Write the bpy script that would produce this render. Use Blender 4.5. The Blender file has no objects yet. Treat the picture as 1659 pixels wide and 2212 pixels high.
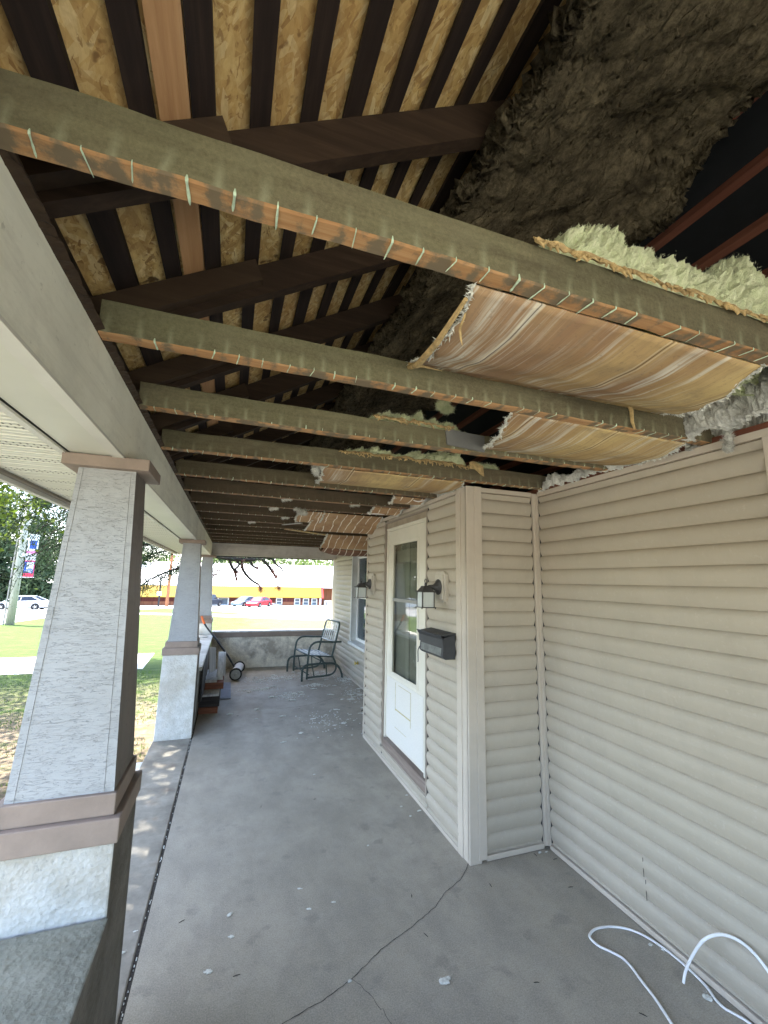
import bpy, bmesh, math, random
import numpy as np
from mathutils import Vector, Matrix, noise
random.seed(7); RNG = np.random.default_rng(7)
S = bpy.context.scene
COL = S.collection
R = math.radians

# ------------------------------------------------------------------ camera
def make_camera():
    f, yaw, pit, rol = 917.8, .33723, .1615, .0204
    cy, sy, cp, sp = math.cos(yaw), math.sin(yaw), math.cos(pit), math.sin(pit)
    w = Vector((sy*cp, cy*cp, sp)); r = Vector((cy, -sy, 0)); u = r.cross(w)
    r2 = r*math.cos(rol) + u*math.sin(rol); u2 = u*math.cos(rol) - r*math.sin(rol)
    cd = bpy.data.cameras.new("camera"); co = bpy.data.objects.new("camera", cd); COL.objects.link(co)
    cd.sensor_fit = 'HORIZONTAL'; cd.sensor_width = 36; cd.lens = f/1659*36
    cd.clip_start = .05; cd.clip_end = 1500
    M = Matrix((r2, u2, -w)).transposed().to_4x4(); M.translation = (0, 0, 1.75)
    co.matrix_world = M; S.camera = co
make_camera()
# ------------------------------------------------------------------ light
SUN_DIR = Vector((-.74, .67, 2.45)).normalized()
wd = bpy.data.worlds.new("World"); S.world = wd; wd.use_nodes = True
nt = wd.node_tree; nt.nodes.clear()
sk = nt.nodes.new("ShaderNodeTexSky"); sk.sky_type = 'NISHITA'; sk.sun_disc = False
sk.sun_elevation = math.asin(SUN_DIR.z); sk.sun_rotation = math.atan2(SUN_DIR.x, SUN_DIR.y)
sk.air_density = 1.0; sk.dust_density = 2.0
bg = nt.nodes.new("ShaderNodeBackground"); bg.inputs[1].default_value = .15
wo = nt.nodes.new("ShaderNodeOutputWorld")
nt.links.new(sk.outputs[0], bg.inputs[0]); nt.links.new(bg.outputs[0], wo.inputs[0])
sl = bpy.data.lights.new("sun", 'SUN'); sl.energy = 3.4; sl.angle = R(.5); sl.color = (1, .955, .88)
so = bpy.data.objects.new("sun", sl); COL.objects.link(so)
so.rotation_euler = SUN_DIR.to_track_quat('Z', 'Y').to_euler()
S.view_settings.view_transform = 'Standard'; S.view_settings.look = 'None'
S.view_settings.exposure = 3.25; S.view_settings.gamma = 1
S.cycles.max_bounces = 10; S.cycles.diffuse_bounces = 7; S.cycles.glossy_bounces = 3
S.cycles.transmission_bounces = 6; S.cycles.transparent_max_bounces = 12
S.cycles.use_denoising = True; S.cycles.caustics_reflective = False; S.cycles.caustics_refractive = False
S.cycles.sample_clamp_indirect = 6

# ------------------------------------------------------------------ materials
class N:
    def __init__(s, name):
        s.m = bpy.data.materials.new(name); s.m.use_nodes = True; s.t = s.m.node_tree; s.t.nodes.clear()
        s.o = s.n("ShaderNodeOutputMaterial"); s.p = s.n("ShaderNodeBsdfPrincipled")
        s.l(s.p.outputs[0], s.o.inputs[0]); s.p.inputs['Specular IOR Level'].default_value = .3
        g = s.n("ShaderNodeNewGeometry"); s.pos = g.outputs['Position']; s.nor = g.outputs['Normal']
    def n(s, t): return s.t.nodes.new(t)
    def l(s, a, b): s.t.links.new(a, b)
    def put(s, v, sock):
        if hasattr(v, 'links') or isinstance(v, bpy.types.NodeSocket): s.l(v, sock)
        elif isinstance(v, (tuple, list)) and len(v) == 3 and sock.type == 'RGBA': sock.default_value = (*v, 1)
        else: sock.default_value = v
    def mp(s, scale=(1,1,1), rot=(0,0,0), loc=(0,0,0), v=None):
        m = s.n("ShaderNodeMapping"); s.l(v or s.pos, m.inputs[0])
        m.inputs['Scale'].default_value = scale; m.inputs['Rotation'].default_value = rot; m.inputs['Location'].default_value = loc
        return m.outputs[0]
    def noise(s, scale, v=None, detail=5, rough=.6, dist=0, color=False):
        n = s.n("ShaderNodeTexNoise"); s.l(v or s.pos, n.inputs[0]); n.inputs['Scale'].default_value = scale
        n.inputs['Detail'].default_value = detail; n.inputs['Roughness'].default_value = rough; n.inputs['Distortion'].default_value = dist
        return n.outputs[1 if color else 0]
    def voro(s, scale, v=None, feat='F1', out=0, rnd=1):
        n = s.n("ShaderNodeTexVoronoi"); n.feature = feat; s.l(v or s.pos, n.inputs[0]); n.inputs['Scale'].default_value = scale
        n.inputs['Randomness'].default_value = rnd
        return n.outputs[out]
    def ramp(s, f, stops, interp='LINEAR'):
        r = s.n("ShaderNodeValToRGB"); s.put(f, r.inputs[0]); e = r.color_ramp.elements; r.color_ramp.interpolation = interp
        while len(e) < len(stops): e.new(.5)
        for q, (p, c) in zip(e, stops):
            q.position = p; q.color = (*c, 1) if isinstance(c, tuple) else (c, c, c, 1)
        return r.outputs[0]
    def mix(s, f, a, b, mode='MIX'):
        m = s.n("ShaderNodeMix"); m.data_type = 'RGBA'; m.blend_type = mode
        s.put(f, m.inputs[0]); s.put(a, m.inputs[6]); s.put(b, m.inputs[7]); return m.outputs[2]
    def math(s, op, a, b=0., c=0.):
        m = s.n("ShaderNodeMath"); m.operation = op; s.put(a, m.inputs[0]); s.put(b, m.inputs[1]); s.put(c, m.inputs[2]); return m.outputs[0]
    def xyz(s, v=None):
        n = s.n("ShaderNodeSeparateXYZ"); s.l(v or s.pos, n.inputs[0]); return n.outputs
    def bump(s, h, strength=.3, dist=.01, nrm=None):
        b = s.n("ShaderNodeBump"); s.put(h, b.inputs['Height']); b.inputs['Strength'].default_value = strength
        b.inputs['Distance'].default_value = dist
        if nrm: s.l(nrm, b.inputs['Normal'])
        return b.outputs[0]
    def end(s, col, rough=.8, nrm=None, metal=0, spec=None):
        s.put(col, s.p.inputs['Base Color']); s.put(rough, s.p.inputs['Roughness']); s.p.inputs['Metallic'].default_value = metal
        if nrm: s.l(nrm, s.p.inputs['Normal'])
        if spec is not None: s.p.inputs['Specular IOR Level'].default_value = spec
        return s.m
def c3(c, k): return tuple(min(1, x*k) for x in c)
def basic(name, col, var=.25, scale=8, rough=.7, bump=.15, bs=60, metal=0, stretch=(1,1,1), dirt=None, dirt_amt=.5, bd=.004):
    n = N(name); v = n.mp(stretch)
    c = n.ramp(n.noise(scale, v), [(.3, c3(col, 1-var)), (.7, c3(col, 1+var))])
    if dirt:
        d = n.ramp(n.noise(scale*.4, n.mp((1,1,1), loc=(3,5,7)), 8, .7), [(.45, 0.), (.75, dirt_amt)])
        c = n.mix(d, c, dirt)
    return n.end(c, rough, n.bump(n.noise(bs, v, 6, .7), bump, bd), metal)

def mat_concrete():
    n = N("porch_concrete")
    big = n.noise(1.1, None, 6, .65, .4); mid = n.noise(5, n.mp((1, .6, 1)), 7, .7); fine = n.noise(160, None, 3, .7)
    c = n.ramp(big, [(.3, (0.247,0.220,0.168)), (.5, (0.359,0.320,0.250)), (.7, (0.446,0.402,0.326))])
    c = n.mix(n.ramp(mid, [(.42, .0), (.62, .6)]), c, (0.209,0.192,0.163))
    c = n.mix(n.ramp(n.noise(2.3, n.mp((1,1,1), loc=(9,1,0)), 5, .6), [(.55, 0.), (.75, .35)]), c, (0.543,0.505,0.441))
    c = n.mix(n.ramp(n.noise(3.1, n.mp((1,1,1), loc=(4,7,0)), 4, .6), [(.62, 0.), (.75, .3)]), c, (0.242,0.200,0.173))
    c = n.mix(n.ramp(n.noise(7, n.mp((1,1,1), loc=(14,7,0)), 3, .5), [(.62, 0.), (.70, .6)]), c, (0.145,0.138,0.124))
    c = n.mix(n.ramp(n.noise(28, None, 6, .8), [(.5, 0.), (.68, .35)]), c, (0.165,0.155,0.137)); c = n.mix(.45, c, n.ramp(fine, [(.3, (0.145,0.134,0.110)), (.7, (0.524,0.480,0.404))]))
    return n.end(c, n.ramp(mid, [(.3, .55), (.7, .8)]), n.bump(n.math('ADD', fine, n.math('MULTIPLY', mid, 2.)), .22, .003))
def mat_strip():
    n = N("strip_concrete"); big = n.noise(3, None, 7, .7); fine = n.noise(120, None, 3, .7)
    c = n.ramp(big, [(.3, (.16,.145,.12)), (.5, (.26,.24,.20)), (.7, (.37,.345,.29))])
    c = n.mix(n.ramp(n.noise(6, n.mp((1,1,1), loc=(3,3,3)), 4, .6), [(.55, 0.), (.7, .5)]), c, (.2,.15,.11))
    return n.end(c, .85, n.bump(n.math('ADD', fine, n.math('MULTIPLY', big, 3.)), .35, .004))
def mat_siding():
    n = N("beige_vinyl_siding")
    c = n.ramp(n.noise(1.3, None, 5, .6), [(.3, (.405,.36,.29)), (.7, (.475,.42,.34))])
    c = n.mix(n.ramp(n.noise(9, n.mp((1,1,.35)), 7, .75), [(.48, 0.), (.78, .4)]), c, (.35,.31,.25))
    c = n.mix(n.ramp(n.noise(40, None, 4, .7), [(.58, 0.), (.72, .3)]), c, (.55,.5,.43))
    return n.end(c, .62, n.bump(n.noise(25, n.mp((.4,.4,4)), 4, .6), .12, .002))
def mat_paint_wood(name, col, dirt, amt=.6, along=(1,.06,1)):
    n = N(name); v = n.mp(along); g = n.noise(22, v, 6, .7)
    c = n.ramp(n.noise(2.2, None, 5, .6), [(.3, c3(col,.86)), (.7, c3(col,1.08))])
    c = n.mix(n.ramp(g, [(.5, 0.), (.68, amt*.5)]), c, dirt)
    c = n.mix(n.ramp(n.noise(3.2, n.mp((1,.5,1), loc=(2,9,4)), 8, .78), [(.5, 0.), (.72, amt)]), c, dirt)
    c = n.mix(n.ramp(n.noise(46, n.mp((1,.6,.7)), 5, .7), [(.62, 0.), (.7, amt*.9)]), c, c3(dirt,.6))
    return n.end(c, .7, n.bump(g, .3, .003))
def mat_checked():     # cracked, alligatored paint of the columns
    n = N("checked_white_paint")
    def lay(sc, st, w_, gs, g0, g1, off):
        x = n.math('ABSOLUTE', n.math('SUBTRACT', n.noise(sc, n.mp((1,1,st), loc=(off,off,off)), 2, .5), .5))
        return n.math('MULTIPLY', n.ramp(x, [(.0, 1.), (w_, 0.)]), n.ramp(n.noise(gs, n.mp((1,1,2.5), loc=(off,2,3)), 4, .7), [(g0, 0.), (g1, 1.)]))
    cr = n.math('MAXIMUM', lay(7.5, 10., .008, 9, .46, .54, 1), lay(13, 9., .012, 14, .44, .52, 5))
    cr = n.math('MAXIMUM', cr, n.math('MULTIPLY', lay(24, 7., .02, 18, .46, .56, 9), .6))
    c = n.ramp(n.noise(3, None, 6, .65), [(.3, (.325,.335,.34)), (.7, (.39,.405,.415))])
    c = n.mix(n.ramp(n.noise(14, None, 6, .7), [(.55, 0.), (.75, .4)]), c, (.26,.255,.245))
    c = n.mix(n.math('MULTIPLY', cr, .65), c, (.14,.14,.138))
    return n.end(c, .75, n.bump(n.math('SUBTRACT', n.math('MULTIPLY', n.noise(70, None, 4), .25), cr), .5, .004))
def mat_stucco(name, a, b, stain, amt=.6, sc=3.):
    n = N(name); h = n.noise(38, None, 8, .75); big = n.noise(sc, None, 7, .7)
    c = n.ramp(n.noise(11, None, 6, .7), [(.3, a), (.7, b)])
    c = n.mix(n.ramp(big, [(.47, 0.), (.62, amt)]), c, stain)
    c = n.mix(n.ramp(n.noise(60, None, 5, .7), [(.6, 0.), (.7, .5)]), c, c3(a, .45))
    return n.end(c, .9, n.bump(n.math('ADD', h, n.math('MULTIPLY', n.voro(55), .5)), .75, .012))
def mat_osb():
    n = N("osb_sheathing"); cols = None; base = None
    lay = []
    for i, (rot, sc, off) in enumerate([(.35, 1.4, 0), (1.15, 1.3, 3.3), (1.85, 1.6, 7.7), (2.7, 1.25, 11.), (1.5, 1.8, 17.), (.7, 1.7, 23.), (2.2, 1.5, 31.), (1.0, 2., 41.), (1.7, 1.4, 47.)]):
        v2 = n.mp((12*sc, 46*sc, 1), (0, 0, 0), (off, off*.7, 0), v=n.mp((1, 1, .0), (0, 0, rot)))
        vo = n.n("ShaderNodeTexVoronoi"); n.l(v2, vo.inputs[0]); vo.inputs['Scale'].default_value = 1.
        sep = n.n("ShaderNodeSeparateColor"); n.l(vo.outputs['Color'], sep.inputs[0])
        lay.append((sep.outputs[0], sep.outputs[1], vo.outputs['Distance']))
    h = lay[0][0]; c = n.ramp(lay[0][0], [(0, (0.337,0.211,0.08)), (.45, (0.498,0.335,0.134)), (.8, (0.595,0.437,0.188)), (1, (0.659,0.53,0.255))])
    c = n.ramp(n.noise(26, n.mp((1, .45, 1)), 7, .8, .6), [(.3, (0.37,0.226,0.074)), (.5, (0.578,0.39,0.148)), (.72, (0.691,0.515,0.228))])
    for i, (r, g, d) in enumerate(lay[1:]):
        c = n.mix(n.math('MULTIPLY', n.math('GREATER_THAN', g, .66), .6), c, n.ramp(r, [(0, (.27,.15,.05)), (.3, (.46,.31,.12)), (.65, (.62,.44,.18)), (1, (.82,.68,.38))]))
        c = n.mix(n.math('MULTIPLY', n.math('GREATER_THAN', g, .972), .7), c, (0.747,0.624,0.349) if i % 3 else (0.161,0.078,0.027))
        h = n.math('ADD', n.math('MULTIPLY', g, .5), n.math('MULTIPLY', h, .5))
    mk = n.noise(46, n.mp((1,.5,1), loc=(3,8,1)), 3, .6, 1.5)
    c = n.mix(n.ramp(mk, [(.60, 0.), (.64, .75)]), c, (.20,.11,.04))
    c = n.mix(n.ramp(n.noise(90, n.mp((1,.3,1)), 4, .7), [(.4, 0.), (.7, .4)]), c, (0.273,0.156,0.054))
    c = n.mix(n.ramp(n.noise(13, n.mp((1,1,1), loc=(5,5,5)), 3, .55), [(.66, 0.), (.7, .85)]), c, (0.08,0.043,0.02))
    c = n.mix(n.ramp(n.noise(1.7, None, 3), [(.35, .0), (.65, .4)]), c, (0.418,0.226,0.08))
    return n.end(c, .75, n.bump(h, .35, .003))
def mat_wood(name, a, b, c_, rough=.75, along=(.07,1,1), sc=30, bump=.3):
    n = N(name); v = n.mp(along); g = n.noise(sc, v, 6, .7, .3)
    c = n.ramp(g, [(.3, a), (.5, b), (.7, c_)])
    c = n.mix(n.ramp(n.noise(2.1, None, 4), [(.3, 0.), (.7, .4)]), c, a)
    return n.end(c, rough, n.bump(g, bump, .003))
def mat_joist():
    n = N("stained_joist_face"); x, y, z = n.xyz()
    g = n.noise(26, n.mp((.08, 1, 1)), 6, .7, .3)
    c = n.ramp(n.noise(1.9, None, 5, .6), [(.3, (0.138,0.135,0.073)), (.55, (0.184,0.168,0.095)), (.75, (0.168,0.142,0.088))])
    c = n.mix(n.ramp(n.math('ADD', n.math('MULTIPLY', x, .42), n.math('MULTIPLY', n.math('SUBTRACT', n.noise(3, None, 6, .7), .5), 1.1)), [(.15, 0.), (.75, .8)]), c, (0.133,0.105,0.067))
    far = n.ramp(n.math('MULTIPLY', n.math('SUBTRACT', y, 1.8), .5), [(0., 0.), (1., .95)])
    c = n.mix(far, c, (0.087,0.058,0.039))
    c = n.mix(n.ramp(g, [(.4, 0.), (.7, .5)]), c, (0.051,0.043,0.026)); c = n.mix(n.math('MULTIPLY', n.math('SUBTRACT', 1.2, far), .22), c, n.ramp(n.noise(110, None, 4, .8), [(.35, (0.051,0.044,0.025)), (.65, (0.235,0.215,0.133))]))
    c = n.mix(n.math('MULTIPLY', n.ramp(n.noise(9, None, 8, .75), [(.48, 0.), (.7, .5)]), n.math('SUBTRACT', 1.1, far)), c, (0.178,0.165,0.103))
    c = n.mix(n.ramp(n.noise(5, n.mp((.3,1,1), loc=(5,2,8)), 6, .7), [(.5, 0.), (.66, .55)]), c, (0.043,0.037,0.022))
    # drips under each old lath line
    fx = n.math('FRACT', n.math('ADD', n.math('MULTIPLY', x, 12.5), n.math('MULTIPLY', n.noise(3, None, 3), .9)))
    band = n.math('ABSOLUTE', n.math('SUBTRACT', fx, .5))
    wid = n.ramp(n.math('ADD', band, n.math('MULTIPLY', n.math('SUBTRACT', n.noise(30, None, 4, .7), .5), .22)), [(.0, 1.), (.15, 0.)])
    zz = n.math('MULTIPLY', n.math('SUBTRACT', z, 2.45), 10.)
    fade = n.ramp(n.math('ADD', zz, n.math('MULTIPLY', n.math('SUBTRACT', n.noise(14, None, 5), .5), .7)), [(.0, 1.), (.25, .75), (.62, 0.)])
    c = n.mix(n.math('MULTIPLY', n.math('MULTIPLY', wid, fade), n.math('MULTIPLY', n.math('SUBTRACT', 1.05, far), .6)), c, (0.306,0.315,0.206))
    return n.end(c, .85, n.bump(n.math('ADD', g, n.noise(70, None, 6, .8)), .55, .005))
def mat_joist_bottom():
    n = N("bare_joist_underside"); x, y, z = n.xyz()
    g = n.noise(30, n.mp((.06, 1, 1)), 6, .7, .4)
    c = n.ramp(g, [(.3, (0.271,0.132,0.054)), (.5, (0.406,0.221,0.098)), (.72, (0.511,0.318,0.164))])
    fx = n.math('FRACT', n.math('MULTIPLY', x, 12.5))
    sc = n.ramp(n.math('ABSOLUTE', n.math('SUBTRACT', fx, .5)), [(.25, 0.), (.5, .35)])
    m = n.ramp(n.math('ADD', n.noise(10, None, 6, .7), n.math('MULTIPLY', sc, .35)), [(.49, 0.), (.60, .9)])
    c = n.mix(m, c, (0.150,0.124,0.082))
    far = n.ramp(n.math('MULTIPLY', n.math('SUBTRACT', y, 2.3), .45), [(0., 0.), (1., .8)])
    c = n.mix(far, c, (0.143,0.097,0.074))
    return n.end(c, .8, n.bump(g, .35, .003))
def mat_board():
    n = N("water_stained_ceiling_board"); x, y, z = n.xyz()
    c = n.ramp(n.noise(1.8, n.mp((1.2,.5,1)), 4, .6), [(.32, (0.293,0.178,0.097)), (.5, (0.449,0.312,0.150)), (.68, (0.570,0.427,0.202))])
    c = n.mix(n.ramp(n.math('ADD', x, n.math('MULTIPLY', n.math('SUBTRACT', n.noise(4, None, 4), .5), .5)), [(.62, .7), (.95, 0.)]), c, (0.311,0.196,0.127))
    st = n.noise(34, n.mp((1.,.03,.03)), 4, .7); grp = n.ramp(n.noise(3.2, n.mp((1.,.25,1), loc=(3,1,2)), 3), [(.42, 0.), (.62, 1.)])
    c = n.mix(n.math('MULTIPLY', n.ramp(st, [(.50, 0.), (.64, .72)]), grp), c, (0.745,0.752,0.674))
    st2 = n.noise(52, n.mp((1.,.04,.04), loc=(4,4,4)), 5, .75)
    c = n.mix(n.ramp(st2, [(.50, 0.), (.68, .55)]), c, (0.242,0.168,0.109))
    c = n.mix(n.ramp(n.noise(6, None, 7, .75), [(.54, 0.), (.70, .5)]), c, (0.223,0.173,0.120))
    c = n.mix(n.ramp(n.noise(70, None, 4, .7), [(.58, 0.), (.68, .35)]), c, (0.140,0.109,0.081))
    seam = n.math('ABSOLUTE', n.math('SUBTRACT', n.math('FRACT', n.math('ADD', n.math('MULTIPLY', x, 2.15), n.math('MULTIPLY', n.noise(1.5, None, 2), .05))), .5))
    c = n.mix(n.ramp(seam, [(.0, .95), (.008, 0.)]), c, (0.074,0.049,0.033)); c = n.mix(n.ramp(n.math('ABSOLUTE', n.math('SUBTRACT', seam, .02)), [(.0, .5), (.01, 0.)]), c, (0.689,0.613,0.435))
    return n.end(c, .95, n.bump(n.math('ADD', st2, n.noise(30, None, 4)), .35, .004), spec=.08)
def mat_kraft(name, a, b):
    n = N(name); x, y, z = n.xyz()
    c = n.ramp(n.noise(5, None, 6, .7), [(.3, a), (.7, b)])
    l = n.math('ABSOLUTE', n.math('SUBTRACT', n.math('FRACT', n.math('ADD', n.math('MULTIPLY', x, 11.), n.math('MULTIPLY', n.noise(5, None, 2), .7))), .5))
    m = n.math('MULTIPLY', n.ramp(l, [(.04, 1.), (.075, 0.)]), n.ramp(n.noise(6, n.mp((1,1,1), loc=(2,1,4)), 3), [(.36, 0.), (.46, 1.)]))
    c = n.mix(n.ramp(n.math('ABSOLUTE', n.math('SUBTRACT', l, .1)), [(.0,.5),(.035,0.)]), c, (.2,.115,.06)); c = n.mix(m, c, (.80,.74,.62))
    c = n.mix(n.ramp(n.noise(14, None, 6, .7), [(.6, 0.), (.72, .5)]), c, (.14,.085,.05))
    return n.end(c, .75, n.bump(n.noise(18, None, 5), .4, .01))
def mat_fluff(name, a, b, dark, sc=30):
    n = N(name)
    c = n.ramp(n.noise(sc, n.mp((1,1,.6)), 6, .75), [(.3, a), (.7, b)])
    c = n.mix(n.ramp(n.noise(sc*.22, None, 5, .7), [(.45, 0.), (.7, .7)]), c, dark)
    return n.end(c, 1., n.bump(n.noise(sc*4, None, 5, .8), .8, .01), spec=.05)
def mat_ground():
    n = N("lawn_ground"); x, y, z = n.xyz()
    g = n.ramp(n.noise(1.6, n.mp((1,2.6,1)), 9, .85), [(.3, (.026,.048,.010)), (.5, (.054,.086,.020)), (.7, (.105,.13,.042))])
    dirt = n.ramp(n.noise(9, None, 7, .75), [(.3, (.10,.075,.05)), (.7, (.21,.17,.12))])
    # worn bare soil beside the porch
    d = n.math('SUBTRACT', 1., n.ramp(n.math('MULTIPLY', n.math('SUBTRACT', y, 8.5), .2), [(0., 0.), (1., 1.)]))
    m = n.math('MULTIPLY', d, n.ramp(n.noise(1.6, n.mp((1,1,1), loc=(4,2,0)), 6, .75), [(.38, 0.), (.5, 1.)]))
    c = n.mix(m, g, dirt)
    # dry straw-coloured lawn behind the porch, to the right
    dry = n.ramp(n.math('ADD', n.math('MULTIPLY', n.math('ADD', x, 0.), .14), n.math('MULTIPLY', n.math('SUBTRACT', n.noise(.8, n.mp((1,2.5,1)), 6, .75), .5), 2.2)), [(.0, 0.), (.42, .85)])
    c = n.mix(dry, c, n.ramp(n.noise(3.5, n.mp((.6,2,1)), 6, .8), [(.3, (.085,.07,.032)), (.7, (.16,.125,.062))]))
    return n.end(c, .95, n.bump(n.noise(60, None, 5, .8), .8, .03), spec=.1)
def mat_leaf(name, a, b, tr=.35):
    n = N(name)
    c = n.ramp(n.noise(2.2, None, 3, .6), [(.3, a), (.7, b)])
    c = n.mix(.5, c, n.ramp(n.noise(37, None, 2, .5), [(.3, c3(a, .6)), (.7, c3(b, 1.25))]))
    n.end(c, .6, None, spec=.2)
    t = n.n("ShaderNodeBsdfTranslucent"); n.put(c, t.inputs[0]); ms = n.n("ShaderNodeMixShader")
    ms.inputs[0].default_value = tr; n.l(n.p.outputs[0], ms.inputs[1]); n.l(t.outputs[0], ms.inputs[2]); n.l(ms.outputs[0], n.o.inputs[0])
    return n.m
def mat_glass(name, tint, refl=.25, rough=.03):
    n = N(name); n.t.nodes.remove(n.p)
    tr = n.n("ShaderNodeBsdfTransparent"); tr.inputs[0].default_value = (*tint, 1)
    gl = n.n("ShaderNodeBsdfGlossy"); gl.inputs['Roughness'].default_value = rough
    fr = n.n("ShaderNodeFresnel"); fr.inputs[0].default_value = 1.5
    g2 = n.n('ShaderNodeNewGeometry'); f = n.math('MULTIPLY', n.math('MINIMUM', n.math('ADD', fr.outputs[0], refl*.12), 1.), n.math('SUBTRACT', 1., g2.outputs['Backfacing']))
    ms = n.n("ShaderNodeMixShader"); n.l(f, ms.inputs[0]); n.l(tr.outputs[0], ms.inputs[1]); n.l(gl.outputs[0], ms.inputs[2]); n.l(ms.outputs[0], n.o.inputs[0])
    return n.m

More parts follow.
